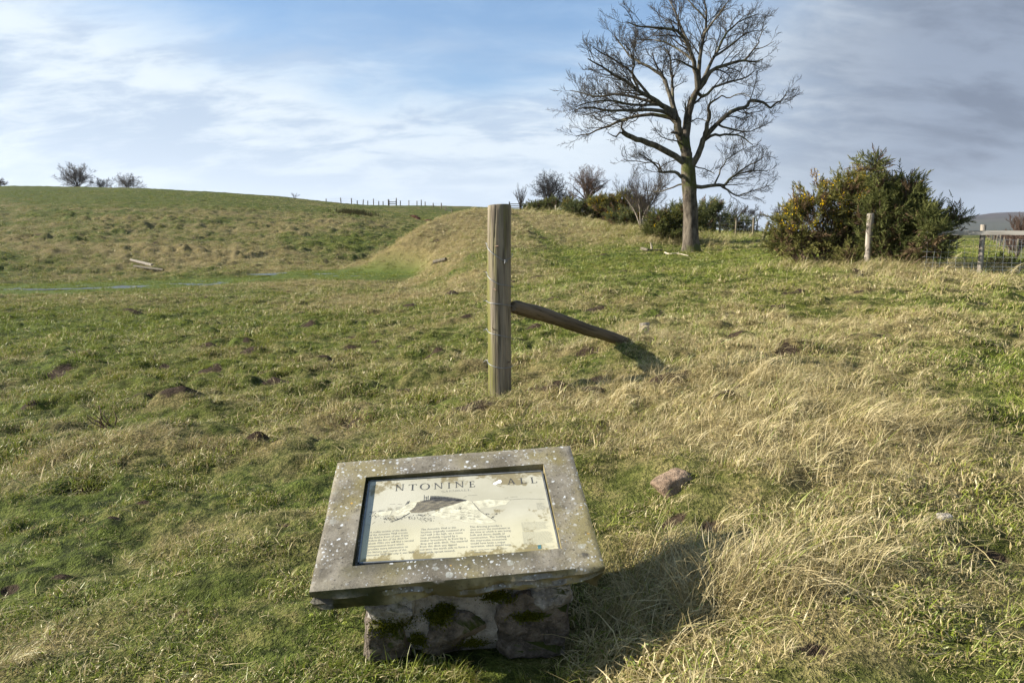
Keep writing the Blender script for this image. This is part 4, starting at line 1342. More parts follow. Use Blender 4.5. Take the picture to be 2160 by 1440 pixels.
# wires: (row at the left edge, row at the right edge, style)
for k, (yl, ym, yr, knot) in enumerate([(512, 552, 535, True), (575, 600, 607, False), (638, 641, 650, False), (699, 707, 720, False), (765, 776, 777, False)]):
    zl, zm, zr = [pt(1055, q, PB[1] - PR)[2] - PB[2] for q in (yl, ym, yr)]
    ang_ = np.linspace(R(165), R(375), 26)
    s = np.linspace(0, 1, 26)
    if knot:
        zz_ = np.where(s < .62, zl + (zm - zl) * (s / .62) ** 1.0, zm + (zr - zm) * (np.clip(s - .62, 0, 1) / .38) ** .8)
    else:
        zz_ = zl + (zm - zl) * np.clip(s * 2, 0, 1) + (zr - zm) * np.clip(s * 2 - 1, 0, 1)
    P = np.stack([(PR + .006) * np.cos(ang_), (PR + .006) * np.sin(ang_), zz_], 1)
    P[0] = P[1] + (-.018, .01, .006)
    T = Tubes(); T.add(P, .0034)
    if knot:
        kp = P[16]
        for q in range(5):
            a = q * 1.3
            T.add(kp + np.array([(.012 * math.cos(a + u), -.006, .012 * math.sin(a + u)) for u in np.linspace(0, 2.4, 5)]), .0034)
        T.add(np.array([kp + (-.004, -.008, 0), kp + (-.012, -.014, -.022)]), .0034)
    else:
        T.add(np.array([P[0], P[0] + (-.022, -.006, .012 - .008 * k)]), .0034)
        T.add(np.array([P[-1], P[-1] + (.012, -.01, -.008 * (k % 2))]), .003)
    link('wire', T.mesh('wire', 6), M['wire'], sp_)
for (px, py, dx_, dz_) in [(1046, 520, .030, .006), (1043, 609, .022, -.012), (1041, 696, -.006, .022), (1072, 766, .016, .012)]:
    a = math.acos(max(-1, min(1, (px - 1055) / 25)))
    z_ = pt(1055, py, PB[1] - PR)[2] - PB[2]
    p0 = np.array([PR * math.cos(-a), PR * math.sin(-a), z_]) * (0.97, 0.97, 1)
    T = Tubes(); T.add(np.array([p0, p0 + np.array([dx_ * .4, -.016, dz_ * .5]), p0 + np.array([dx_, -.024, dz_])]), np.array([.0045, .0045, .005]))
    link('staple', T.mesh('staple', 5), M['rustnail'], sp_)

se = gnd0(1345, 732); se[2] = gz1(se[0], se[1])
s0 = pt(1081, 646, PB[1] - .01)
cols = [(1081, 646), (1105, 653), (1135, 660), (1165, 670), (1200, 681), (1235, 694), (1265, 703), (1300, 715), (1330, 726), (1352, 735)]
P = []
for k, (a_, b_) in enumerate(cols):
    f_ = (a_ - 1081) / (1352 - 1081)
    P.append(pt(a_, b_, s0[1] + (se[1] + .05 - s0[1]) * f_))
P = smooth_line(P, 26)
so = np.array(P[0])
ax = Vector(P[-1] - P[0]); q_ = ax.to_track_quat('X', 'Z'); Mi = np.array(q_.to_matrix().inverted())
Pl = (Mi @ (P - so).T).T
rd = np.interp(np.linspace(0, 1, 26), [0, .03, .1, .5, .9, 1], [.046, .066, .070, .066, .060, .054])
o = link('strut', log_mesh('strut', Pl, rd, 24, 5, .13), M['strut'])
o.location = so; o.rotation_euler = q_.to_euler()
tag(o, 'mossy leaning log strut bracing the strainer post', 'timber')

# --- sawn stump behind the strut, stone in the grass and other small things
q = gnd0(1358, 718)
o = link('peg', post_mesh('peg', .066, .17, 14, 5, .08, 9, slope=.15, sink=.1), M['oldwood'], loc=(q[0], q[1], gz1(q[0], q[1])))
tag(o, 'short grey wooden peg sticking up behind the strut end', 'stump')
q = gnd0(1812, 590)
o = link('stub', post_mesh('stub', .075, .13, 12, 5, .1, 10, slope=.3, sink=.1), M['darkwood'], loc=(q[0], q[1], gz1(q[0], q[1])))
tag(o, 'dark rotten stub in the grass in front of the grey post', 'stump')


def rock_mesh(name, sx, sy, sz, seed, lump=.25, sub=4, flat=None, fine=0.0):
    import bmesh
    bm = bmesh.new()
    bmesh.ops.create_icosphere(bm, subdivisions=sub, radius=1.0)
    V_ = np.array([v.co[:] for v in bm.verts])
    n = 1 + lump * (fbm(V_[:, 0] * 1.1 + V_[:, 2] * .7 + seed * 7, V_[:, 1] * 1.1 - V_[:, 2] * .6, seed, 3) * 2)
    if fine:
        n = n + fine * fbm(V_[:, 0] * 6 + V_[:, 2] * 3 + seed, V_[:, 1] * 6 - V_[:, 2] * 4, seed + 3, 3)
    # squared-off (superquadric) lump
    e = 0.5
    S = np.sign(V_) * np.abs(V_) ** e
    S /= (np.abs(S) ** 4).sum(1, keepdims=True) ** .25
    W = S * n[:, None] * (sx, sy, sz)
    for v, c_ in zip(bm.verts, W):
        v.co = c_
    me = bpy.data.meshes.new(name)
    bm.to_mesh(me); bm.free()
    me.polygons.foreach_set('use_smooth', np.ones(len(me.polygons), bool))
    return me


def hewn_rock(name, sx, sy, sz, seed, npt=30, disp=.017, cuts=4):
    """an angular broken stone: the hull of points on a boxy lump, broken up finely"""
    import bmesh
    g_ = np.random.default_rng(seed)
    P_ = g_.normal(size=(npt, 3)); P_ /= np.linalg.norm(P_, axis=1, keepdims=True)
    P_ = np.sign(P_) * np.abs(P_) ** .45
    P_ *= (0.86 + .16 * g_.random((npt, 1)))
    P_ = np.clip(P_, -.98, .98)
    bm = bmesh.new()
    for p_ in P_:
        bm.verts.new(p_ * (sx, sy, sz))
    r_ = bmesh.ops.convex_hull(bm, input=bm.verts)
    bmesh.ops.delete(bm, geom=[v for v in bm.verts if not v.link_faces], context='VERTS')
    bmesh.ops.subdivide_edges(bm, edges=bm.edges[:], cuts=cuts, use_grid_fill=True)
    bmesh.ops.triangulate(bm, faces=bm.faces[:])
    bmesh.ops.subdivide_edges(bm, edges=[e for e in bm.edges if e.calc_length() > .025], cuts=1, use_grid_fill=True)
    bm.normal_update()
    C_ = np.array([v.co[:] for v in bm.verts]); N_ = np.array([v.normal[:] for v in bm.verts])
    h_ = fbm(C_[:, 0] * 14 + C_[:, 2] * 5 + seed, C_[:, 1] * 9 + C_[:, 2] * 14, seed, 4) * 0.9
    h_ = h_ + .7 * fbm(C_[:, 0] * 60, C_[:, 2] * 60 + C_[:, 1] * 30, seed + 9, 2)
    for v, c_, n_, d_ in zip(bm.verts, C_, N_, h_):
        v.co = c_ + n_ * d_ * disp
    bmesh.ops.triangulate(bm, faces=bm.faces[:])
    me = bpy.data.meshes.new(name)
    bm.to_mesh(me); bm.free()
    me.polygons.foreach_set('use_smooth', np.ones(len(me.polygons), bool))
    me.set_sharp_from_angle(angle=R(24))
    return me


def stone_mat(name, a, b, moss=0.0, lichen=0.0, sc=1.0):
    m, t = new_mat(name)
    co = objc(t)
    n = t.noise(co, 9 * sc, 6, .65); n2 = t.noise(co, 40 * sc, 4, .7); n3 = t.noise(co, 3.5 * sc, 4, .6)
    c = t.mix(t.ramp(n, .35, .66), a, b)
    c = t.mix(t.ramp(n2, .56, .74, 0, .45), c, tuple(min(1, x * 1.8) for x in b))
    c = t.mix(t.ramp(n2, .44, .30, 0, .7), c, tuple(x * .3 for x in a))
    if lichen:
        vo = t.n('ShaderNodeTexVoronoi', {'Vector': co, 'Scale': 34 * sc, 'Randomness': 1.0}).outputs[0]
        c = t.mix(t.math('MULTIPLY', t.ramp(vo, .22, .14), t.ramp(n3, .5, .62)), c, (.62, .63, .60))
    if moss:
        nz = t.n('ShaderNodeSeparateXYZ', {0: t.n('ShaderNodeNewGeometry').outputs['Normal']}).outputs[2]
        f = t.ramp(t.math('ADD', n3, t.math('MULTIPLY', nz, .20)), .74 - .22 * moss, .86 - .22 * moss)
        c = t.mix(f, c, t.mix(n2, (.020, .028, .005), (.085, .098, .016)))
    out(t, principled(t, c, .92, bump(t, t.math('ADD', n, t.math('MULTIPLY', n2, .8)), 1.0, .035 / sc), .2))
    return m


M['redstone'] = stone_mat('reddish_stone', (.19, .132, .088), (.31, .225, .155), 0, 0)
q = gnd0(1418, 1058)
o = link('stone', rock_mesh('stone', .092, .075, .070, 4, .30, fine=.12), M['redstone'], loc=(q[0], q[1], gz1(q[0], q[1]) - .024))
o.rotation_euler = (R(-18), R(-22), R(20))
tag(o, 'reddish brown half-buried stone in the grass right of the board', 'stone')
M['palestone'] = stone_mat('pale_stone', (.30, .27, .23), (.48, .44, .38))
q = gnd0(1992, 1100)
o = link('pebble', rock_mesh('pebble', .034, .022, .016, 6, .3, 3), M['palestone'], loc=(q[0], q[1], gz1(q[0], q[1]) + .02))
tag(o, 'small pale pebble in the grass near the right edge', 'stone')


def lying(name, label, pxs, rad_, mat, seed, lift=.03, cat='log'):
    pts_ = []
    for a_, b_ in pxs:
        q = gnd0(a_, b_); q[2] = gz1(q[0], q[1]) + lift; pts_.append(q)
    K = 10
    P = smooth_line(pts_, K) if len(pts_) > 2 else np.array([pts_[0] + (pts_[1] - pts_[0]) * s for s in np.linspace(0, 1, K)])
    zmax = max(0, max(ground(P[:, 0], P[:, 1]) - P[:, 2] + lift * .6))
    P[:, 2] += zmax * .8
    o_ = P[0].copy()
    ax_ = Vector(P[-1] - P[0]); qq = ax_.to_track_quat('X', 'Z'); mi = np.array(qq.to_matrix().inverted())
    ob = link(name, log_mesh(name, (mi @ (P - o_).T).T, np.linspace(rad_[0], rad_[1], K), 10, seed, .08), mat)
    ob.location = o_; ob.rotation_euler = qq.to_euler()
    return tag(ob, label, cat)


lying('fallen_pole', 'pale bleached timber lying on the slope above the wet ditch', [(277, 558), (322, 567)], (.08, .11), M['oldwood'], 3, .08)
lying('rotten_pole', 'dark rotten timber lying just below the pale one by the ditch', [(284, 570), (345, 576)], (.09, .07), M['darkwood'], 4, .05)
lying('dark_pole', 'short dark timber lying on the side of the mound left of the post', [(916, 565), (941, 554)], (.10, .09), M['darkwood'], 5, .08)
b_ = lying('fallen_branch', 'dark fallen branch with a stub, lying left of the sycamore', [(1354, 532), (1366, 537), (1380, 534), (1397, 532)], (.075, .03), M['darkwood'], 6, .07, 'branch')
T = Tubes(); T.add(np.array([(.45, 0, .02), (.42, .02, .20), (.36, .02, .30)]), np.array([.045, .035, .012]))
link('stub', T.mesh('stub', 6), M['palewood'], b_)
lying('fallen_branch', 'pale thin fallen branch lying at the foot of the sycamore', [(1402, 535), (1412, 540), (1428, 541), (1452, 543)], (.04, .015), M['palewood'], 7, .05, 'branch')

# dead dock stems left of the board
g = np.random.default_rng(9)
q = gnd0(225, 905); q[2] = gz1(q[0], q[1])
dd_ = thing('dead_dock', 'dead brown dock stems in the grass at left', 'plant', tuple(q))
for k in range(9):
    T = Tubes()
    a = g.random() * 6.28; tip = np.array([.22 * math.cos(a) * g.random() - .02, .15 * math.sin(a), .10 + .12 * g.random()])
    T.add(smooth_line([(0.05 * g.normal(), .04 * g.normal(), -.02), tip * .5 + g.normal(size=3) * .02, tip], 5), np.linspace(.007, .003, 5))
    link('stem', T.mesh('stem', 5), M['browntwig'], dd_)

# ------------------------------------------------------------------ fences
def fence_post(px, ytop, ybase, Y, r=.05, mat='oldwood', seed=1, name='post', lean=(0, 0), parent=None, org=None):
    b = on(px, Y)
    h = (ybase - ytop) / 1440 * Y / math.cos(TH) * 1.0
    me = post_mesh(name, r, h + .05, 12, 6, .05, seed, slope=.1, sink=.25)
    o = link(name, me, M[mat], parent)
    o.location = b - (np.array(org) if org is not None else 0)
    o.rotation_euler = (lean[0], lean[1], seed * 1.3)
    return o, b, h


# grey post in front of the gorse
o, b, h = fence_post(1830, 460, 573, 17.0, .082, 'oldwood', 11, 'fence_post', (0, R(1.5)))
tag(o, 'single grey round fence post standing in front of the gorse bushes', 'post')

# rail fence at the right
b0 = on(2068, 15.6)
fr = thing('rail_fence', 'pale top rail fence with wire mesh behind, at the right edge', 'fence', tuple(b0))
fence_post(2068, 482, 582, 15.6, .056, 'oldwood', 12, 'post', (0, R(1.5)), fr, b0)
bL, bR = on(1968, 16.2), on(2300, 14.6)
fence_post(2300, 482, 602, 14.85, .062, 'oldwood', 13, 'post', (0, R(1)), fr, b0)
rz = pt(2068, 492, 15.5)[2]
A_ = np.array([pt(1948, 492, 16.06)[0], 16.06, rz]); B_ = np.array([pt(2310, 490, 14.8)[0], 14.8, rz + .02])
d_ = B_ - A_; Ln = np.linalg.norm(d_)
nseg = 24
xs = np.linspace(0, Ln, nseg + 1)
Vr = []
for k, x_ in enumerate(xs):
    wob = .006 * fbm(np.array([x_ * 1.5]), np.array([.3]), 5, 2)[0]
    for (yy, zz2) in ((-.022, -.048), (.022, -.048), (.022, .048), (-.022, .048)):
        Vr.append((x_, yy + wob, zz2 + wob * 2))
ii = np.arange((nseg + 1) * 4).reshape(-1, 4); jj = np.roll(ii, -1, 1)
Fr = np.stack([ii[:-1], jj[:-1], jj[1:], ii[1:]], -1).reshape(-1, 4)
ro = link('rail', mesh_np('rail', np.array(Vr), [Fr, ii[-1][None, ::-1], ii[0][None]]), M['rail'], fr)
ro.location = A_ - b0 + (0, -.07, 0)
ro.rotation_euler = Vector(d_).to_track_quat('X', 'Z').to_euler()
T = Tubes()
for k, py in enumerate([506.5, 519.5, 532, 543.5, 555, 563, 570]):
    z_ = pt(2068, py, 15.55)[2]
    us = np.linspace(0, 1, 30)
    T.add(np.stack([A_[0] + d_[0] * us, A_[1] + d_[1] * us - .03, z_ - .012 * np.sin(us * 9)], 1), .0037)
ztop = pt(2068, 506.5, 15.55)[2]; zbot = pt(2068, 576, 15.55)[2]
nv_ = int(Ln / .15)
for k in range(nv_):
    u = (k + .5) / nv_
    T.add(np.stack([np.full(4, A_[0] + d_[0] * u) + .02 * np.sin(np.arange(4) + k), np.full(4, A_[1] + d_[1] * u - .03), np.linspace(ztop, zbot, 4)], 1), .0030)
V_, F_ = T.arrays(4)
link('wire_mesh', mesh_np('wire_mesh', V_ - b0, F_), M['meshwire'], fr)


def wire_fence(name, label, posts, wires, cat='fence', mat='darkwood', r=.055, mesh_step=0, wr=.004, topw=None):
    """posts: (column, top row, base row, distance, lean about the view axis)"""
    b0_ = on(posts[0][0], posts[0][3])
    ob = thing(name, label, cat, tuple(b0_))
    info = []
    for k, p_ in enumerate(posts):
        px, yt, yb, Y, ln = p_
        bb = on(px, Y)
        h_ = (yb - yt) / 1440 * Y
        o_ = link('post', post_mesh('post', r, h_ + .08, 8, 3, .05, k + 1, slope=.1, sink=.3), M[mat], ob)
        o_.location = bb - b0_
        o_.rotation_euler = (0, R(ln), k * .9)
        info.append((bb, h_))
    T_ = Tubes()
    for (ba, ha), (bb, hb) in zip(info[:-1], info[1:]):
        for s in wires:
            us = np.linspace(0, 1, 4)
            T_.add(np.stack([ba[0] + (bb[0] - ba[0]) * us, ba[1] + (bb[1] - ba[1]) * us - r, (ba[2] + ha * s) * (1 - us) + (bb[2] + hb * s) * us], 1), wr)
        if mesh_step:
            n_ = max(2, int(np.linalg.norm(bb - ba) / mesh_step))
            for q in range(n_):
                u = q / n_
                p0 = ba * (1 - u) + bb * u
                hh2 = ha * (1 - u) + hb * u
                T_.add(np.array([p0 + (0, -r, hh2 * wires[0]), p0 + (0, -r, hh2 * wires[-1])]), wr * .8)
    V2, F2 = T_.arrays(3)
    link('wire_mesh' if mesh_step else 'wires', mesh_np('wires', V2 - b0_, F2), M['meshwire'], ob)
    return ob


wire_fence('stock_fence', 'short wire mesh fence on dark posts just right of the sycamore', [(1490, 459, 493, 46, 0), (1517, 461, 498, 43, 0), (1551, 461, 503, 40, 0), (1587, 462, 503, 38.5, 0)], (.12, .3, .48, .66, .84, .98), mesh_step=.3, r=.062, wr=.0034)
o, b, h = fence_post(1608, 472, 511, 35, .075, 'darkwood', 15, 'leaning_post', (0, R(24)))
tag(o, 'dark fence post leaning over beside the flowering gorse', 'post')
wire_fence('hill_fence', 'far post and wire fence running along the skyline of the hill', [(691, 420, 426, 150, 0), (722, 421, 431, 150, -5), (744, 420, 431, 150, 0), (756, 426, 433, 150, 0), (768, 425, 434, 150, -6), (778, 426, 434, 150, 0), (790, 422, 434, 152, 0), (801, 426, 434, 152, 0), (810, 426, 434, 152, 0), (821, 422, 434, 152, 0), (838, 420, 434, 152, 0), (846, 425, 434, 152, -4), (864, 424, 434, 153, -3), (881, 425, 434, 153, 0), (890, 423, 434, 153, 0), (898, 428, 436, 150, 0), (915, 430, 438, 140, 0), (932, 430, 441, 132, 0), (941, 437, 445, 125, 0), (954, 440, 449, 118, 8)], (.45, .95), r=.10, wr=.012)
b0_ = on(830, 151)
stl = thing('stile', 'tiny wooden stile in the skyline fence', 'stile', tuple(b0_))
for xx in (-.75, .75):
    V2, F2 = box_arrays(xx, 0, .55, .14, .14, 1.3); link('post', mesh_np('post', V2, [F2]), M['darkwood'], stl)
for zz2 in (.35, .75):
    V2, F2 = box_arrays(0, -.12, zz2, 1.5, .1, .14); link('step', mesh_np('step', V2, [F2]), M['darkwood'], stl)

b0_ = on(1092, 96)
gt_ = thing('field_gate', 'small far wooden field gate behind the sapling', 'gate', tuple(b0_))
for xx in (-1.15, 1.15):
    V2, F2 = box_arrays(xx, 0, .55, .16, .16, 1.5); link('post', mesh_np('post', V2, [F2]), M['darkwood'], gt_)
for k, zz2 in enumerate((.25, .5, .75, 1.0)):
    V2, F2 = box_arrays(0, 0, zz2, 2.14, .06, .09); link('bar', mesh_np('bar', V2, [F2]), M['darkwood'], gt_)
wire_fence('gate_fence', 'far wire fence running right from the field gate', [(1106, 435, 446, 97, 0), (1114, 436, 446, 98, 0), (1124, 436, 446, 98, 0)], (.5, .95), r=.07, wr=.010)
o, b, h = fence_post(1172, 438, 452, 62, .09, 'oldwood', 16, 'stub_post', (0, 0))
tag(o, 'short grey post in front of the dark gorse on the bank', 'post')
wire_fence('bank_fence', 'old wire mesh fence half hidden in the gorse bank', [(1290, 427, 452, 49, 0), (1308, 428, 456, 47, 0), (1330, 436, 464, 45, 0)], (.15, .35, .55, .75, .95), mesh_step=.3, r=.06, wr=.0055, mat='oldwood')
wire_fence('field_edge_fence', 'fence of close grey posts running away along the hedge at right', [(2170, 520, 570, 25, 0), (2146, 512, 551, 31, 0), (2130, 508, 540, 38, 0), (2118, 506, 533, 46, 0), (2110, 504, 527, 54, 0), (2103, 503, 523, 62, 0), (2097, 502, 519, 71, 0), (2092, 501, 516, 80, 0), (2088, 500, 514, 90, 0), (2084, 500, 512, 100, 0)], (.3, .6, .95), mat='darkwood', r=.05, wr=.005, mesh_step=1.0)

# red earth lumps of the eroded bank
M['redearth'] = stone_mat('red_earth', (.050, .020, .012), (.125, .058, .034))
g = np.random.default_rng(12)
er = np.array([pt(903, 463, 97)[0], 97, 0.0]); er[2] = gz1(er[0], er[1])
eb = thing('eroded_bank', 'slumped bank of bare reddish earth between the hill and the mound', 'earth', tuple(er))
for k in range(46):
    s = g.random() ** .6
    px = 862 + s * 54
    q = pt(px, 452 + 9 * s + g.normal() * .8, 104 - 10 * s)
    sz = .10 + .20 * g.random() * (0.4 + s)
    o = link('earth_lump', rock_mesh('earth_lump', sz * 1.5, sz, sz * .8, k + 20, .4, 2), M['redearth'], eb)
    o.location = np.array([q[0], q[1], gz1(q[0], q[1]) + sz * .35]) - er
# ------------------------------------------------------------------ the information board
SW, SD, ST = 1.0452, 0.7389, 0.108
BC = np.array([-0.22127, 2.60304, 0.5])
yaw, pit, rol = 0.0822916, 0.30960326, -0.04943815
RM = Matrix.Rotation(yaw, 3, 'Z') @ Matrix.Rotation(rol, 3, 'Y') @ Matrix.Rotation(pit, 3, 'X')
RN = np.array(RM)


def to_slab(px, py):
    """image point -> coordinates on the slab's upper face"""
    d = ray(px, py); n = RN[:, 2]
    t_ = ((BC - CP) @ n) / (d @ n)
    return (RN.T @ (CP + d * t_ - BC))[:2]


bgz = 0.0
board = thing('information_board', 'stone information board on a rubble pier in the foreground', 'sign', (float(BC[0]), float(BC[1]), 0.0))

# slab stone
m, t = new_mat('slab_sandstone')
co = objc(t)
n1 = t.noise(co, 6, 5, .6); n2 = t.noise(co, 60, 4, .7); n3 = t.noise(co, 2.6, 4, .55); n5 = t.noise(co, 160, 3, .6)
c = t.mix(t.ramp(n1, .35, .65), (.125, .110, .082), (.265, .238, .185))
c = t.mix(t.ramp(n3, .46, .66, 0, .75), c, (.215, .180, .062))
c = t.mix(t.ramp(n5, .55, .72, 0, .5), c, (.40, .36, .28))
c = t.mix(t.ramp(n2, .56, .68, 0, .85), c, (.040, .036, .030))
n6 = t.noise(co, 15, 6, .7, .5)
c = t.mix(t.ramp(n6, .55, .70, 0, .75), c, (.075, .066, .050))
c = t.mix(t.ramp(n6, .42, .30, 0, .55), c, (.36, .335, .275))
xyz = t.n('ShaderNodeSeparateXYZ', {0: co}).outputs
# damp algae run below the recess
wob = t.math('MULTIPLY', t.math('SUBTRACT', n1, .5), .22)
damp = t.math('MULTIPLY', t.ramp(t.math('ADD', xyz[1], wob), -.36, -.27), t.math('MULTIPLY', t.ramp(t.math('ADD', xyz[0], wob), -.44, -.36), t.ramp(t.math('ADD', xyz[0], wob), .34, .22)))
damp = t.math('MULTIPLY', damp, t.ramp(xyz[1], -.22, -.27))
c = t.mix(t.math('MULTIPLY', damp, .75), c, t.mix(t.ramp(n1, .45, .6), (.055, .052, .030), (.105, .092, .040)))
c = t.mix(t.math('MULTIPLY', t.ramp(n1, .58, .66), t.ramp(xyz[1], -.18, -.26, 0, .85)), c, (.040, .037, .032))
# lichen discs of two sizes
nw = t.n('ShaderNodeTexNoise', {'Vector': co, 'Scale': 90.0, 'Detail': 2.0}).outputs['Color']
cw = t.n('ShaderNodeVectorMath', {0: co, 1: t.n('ShaderNodeVectorMath', {0: nw, 'Scale': .016}, operation='SCALE').outputs[0]}, operation='ADD').outputs[0]
for sc_, lo, hi, thr, colr in [(30, .24, .15, .30, (.60, .62, .62)), (62, .30, .20, .30, (.50, .52, .52)), (15, .24, .20, .55, (.36, .37, .33)), (17, .10, .07, .53, (.50, .30, .05))]:
    v = t.n('ShaderNodeTexVoronoi', {'Vector': cw, 'Scale': sc_, 'Randomness': 1.0})
    pick = t.n('ShaderNodeSeparateColor', {0: v.outputs['Color']}).outputs[0]
    k = t.math('MULTIPLY', t.ramp(v.outputs[0], lo, hi), t.math('GREATER_THAN', pick, thr))
    reg = t.ramp(t.noise(t.mapping(co, loc=(sc_, 0, 0)), 4.0, 3), .40, .60, .05, 1)
    k = t.math('MULTIPLY', k, reg)
    k = t.math('MULTIPLY', k, t.ramp(n5, .25, .5, .4, .95))
    c = t.mix(k, c, colr)
n7 = t.noise(t.mapping(co, loc=(5, 3, 0)), 46, 6, .72, .6)
c = t.mix(t.math('MULTIPLY', t.ramp(n7, .60, .66, 0, .8), t.ramp(t.noise(co, 3.1, 3), .48, .6)), c, (.46, .47, .44))
c = t.mix(t.math('MULTIPLY', t.ramp(n7, .40, .33, 0, .8), t.ramp(t.noise(t.mapping(co, loc=(9, 1, 0)), 2.6, 3), .45, .6)), c, (.045, .042, .034))
nrm = t.n('ShaderNodeSeparateXYZ', {0: t.n('ShaderNodeTexCoord').outputs['Normal']}).outputs[2]
sidef = t.ramp(nrm, .75, .45)
cs = t.mix(t.ramp(n1, .4, .62), (.105, .088, .038), (.245, .205, .105))
cs = t.mix(t.ramp(n2, .55, .7, 0, .6), cs, (.05, .045, .028))
green = t.math('MULTIPLY', t.ramp(xyz[0], -.22, -.32), t.ramp(n3, .40, .55))
cs = t.mix(green, cs, t.mix(n2, (.012, .013, .006), (.050, .055, .012)))
c = t.mix(sidef, c, cs)
out(t, principled(t, c, .9, bump(t, t.math('ADD', t.math('MULTIPLY', n1, .6), t.math('MULTIPLY', n2, .5)), .55, .006), .25))
M['slab'] = m

rx0, rx1, ry0, ry1 = -.386, .383, -.268, .246      # recess
RD = .032


def hewn(x, z, s, seed):
    return fbm(x * 6 + seed, z * 9, seed, 4)


# outer faces as one mesh: top ring, rough edges, underside
px_ = np.unique(np.concatenate([np.linspace(-SW / 2, SW / 2, 85), [rx0, rx1]]))
py_ = np.unique(np.concatenate([np.linspace(-SD / 2, SD / 2, 61), [ry0, ry1]]))
XX, YY = np.meshgrid(px_, py_)
edge_in = np.minimum(np.minimum(XX + SW / 2, SW / 2 - XX), np.minimum(YY + SD / 2, SD / 2 - YY))
inside = (XX > rx0 - 1e-6) & (XX < rx1 + 1e-6) & (YY > ry0 - 1e-6) & (YY < ry1 + 1e-6)
ZZ = .0030 * fbm(XX * 9, YY * 9, 41, 3) * (~inside) - .004 * np.clip(1 - edge_in / .012, 0, 1)
wobx = .004 * fbm(YY * 7, XX * 0, 43, 3); woby = .004 * fbm(XX * 7, YY * 0 + 3, 44, 3)
bd = np.clip(1 - edge_in / .03, 0, 1)
Vt = np.stack([XX + wobx * bd, YY + woby * bd, ZZ], -1).reshape(-1, 3)
ny_, nx_ = XX.shape
ii = np.arange(nx_ * ny_).reshape(ny_, nx_)
Fq = np.stack([ii[:-1, :-1], ii[:-1, 1:], ii[1:, 1:], ii[1:, :-1]], -1)
cxm = (XX[:-1, :-1] + XX[1:, 1:]) / 2; cym = (YY[:-1, :-1] + YY[1:, 1:]) / 2
hole = (cxm > rx0) & (cxm < rx1) & (cym > ry0) & (cym < ry1)
VVs, FFs = [Vt], [Fq[~hole].reshape(-1, 4)]
off = len(Vt)
# rough hewn sides
per_idx = np.concatenate([ii[0, :], ii[1:, -1], ii[-1, -2::-1], ii[-2:0:-1, 0]])
pv = Vt[per_idx]
nP = len(per_idx)
nrm_out = np.zeros((nP, 2))
nrm_out[np.abs(pv[:, 1] + SD / 2) < .01] += (0, -1); nrm_out[np.abs(pv[:, 1] - SD / 2) < .01] += (0, 1)
nrm_out[np.abs(pv[:, 0] - SW / 2) < .01] += (1, 0); nrm_out[np.abs(pv[:, 0] + SW / 2) < .01] += (-1, 0)
nrm_out /= np.linalg.norm(nrm_out, axis=1, keepdims=True)
rows = [per_idx]
NR = 9
front = (nrm_out[:, 1] < -.5)
su = pv[:, 0] * 1.0 + pv[:, 1] * 1.7
# the front lower arris is broken: thinner towards the right end
thick = np.where(front, ST * np.interp(pv[:, 0], [-.52, -.46, -.3, -.1, .05, .18, .34, .46, .52], [.95, 1.02, 1.05, .86, .98, .84, .92, .62, .42]), ST) * (1 + .20 * fbm(su * 11, su * 0 + 2, 47, 3))
for k in range(1, NR + 1):
    s = k / NR
    depth_ = np.where(front, -.012 * math.sin(s * math.pi) * np.clip((SW / 2 - np.abs(pv[:, 0])) / .06, 0, 1) + .034 * max(0, s - .7) / .3, .020 * math.sin(s * math.pi * .5)) + .040 * (np.abs(hewn(su, np.full(nP, s), 0, 45)) - .12) * np.clip(s * 4, 0, 1) * np.where(front, 1.5, .7) + .012 * fbm(su * 22, np.full(nP, s * 5), 49, 3) * np.clip(s * 4, 0, 1)
    q = pv.copy()
    q[:, :2] -= nrm_out * depth_[:, None]
    q[:, 2] -= thick * s
    VVs.append(q); rows.append(np.arange(nP) + off); off += nP
for a_, b_ in zip(rows[:-1], rows[1:]):
    FFs.append(np.stack([a_, b_, np.roll(b_, -1), np.roll(a_, -1)], -1))
VVs.append(np.array([[0, 0, -ST * .95]])); off += 1
FFs.append(np.stack([rows[-1], np.full(nP, off - 1), np.roll(rows[-1], -1)], -1))
# recess walls and floor
loop = [(rx0, ry0), (rx1, ry0), (rx1, ry1), (rx0, ry1)]
ring = []
for (a0, b0r), (a1, b1r) in zip(loop, loop[1:] + loop[:1]):
    for s in np.linspace(0, 1, 12)[:-1]:
        ring.append((a0 + (a1 - a0) * s, b0r + (b1r - b0r) * s))
ring = np.array(ring); nq = len(ring)
jit = .0015 * vnoise(ring[:, 0] * 40, ring[:, 1] * 40, 5)
VVs.append(np.c_[ring, np.full(nq, .0002)]); VVs.append(np.c_[ring * (1 - .006) + jit[:, None], np.full(nq, -RD)])
ra_ = np.arange(nq) + off; rb2 = ra_ + nq
FFs.append(np.stack([ra_, np.roll(ra_, -1), np.roll(rb2, -1), rb2], -1)); off += 2 * nq
VVs.append(np.array([[0, 0, -RD]])); off += 1
FFs.append(np.stack([rb2, np.roll(rb2, -1), np.full(nq, off - 1)], -1))
sme = mesh_np('slab', np.concatenate(VVs), FFs, smooth=True)
sme.set_sharp_from_angle(angle=R(38))
slab = link('slab', sme, M['slab'], board)
slab.location = (0, 0, float(BC[2]))
slab.rotation_euler = RM.to_euler()
slab['label'] = 'lichen-spotted sandstone slab with rough-hewn front edge'


def sub(name, me, mat):
    return link(name, me, mat, slab)


# panel corners found from the photograph, on the slab plane
pc = {k: to_slab(*v) for k, v in dict(tl=(780, 1008), tr=(1141, 987), br=(1180, 1157), bl=(757, 1178)).items()}
PZ = -.019
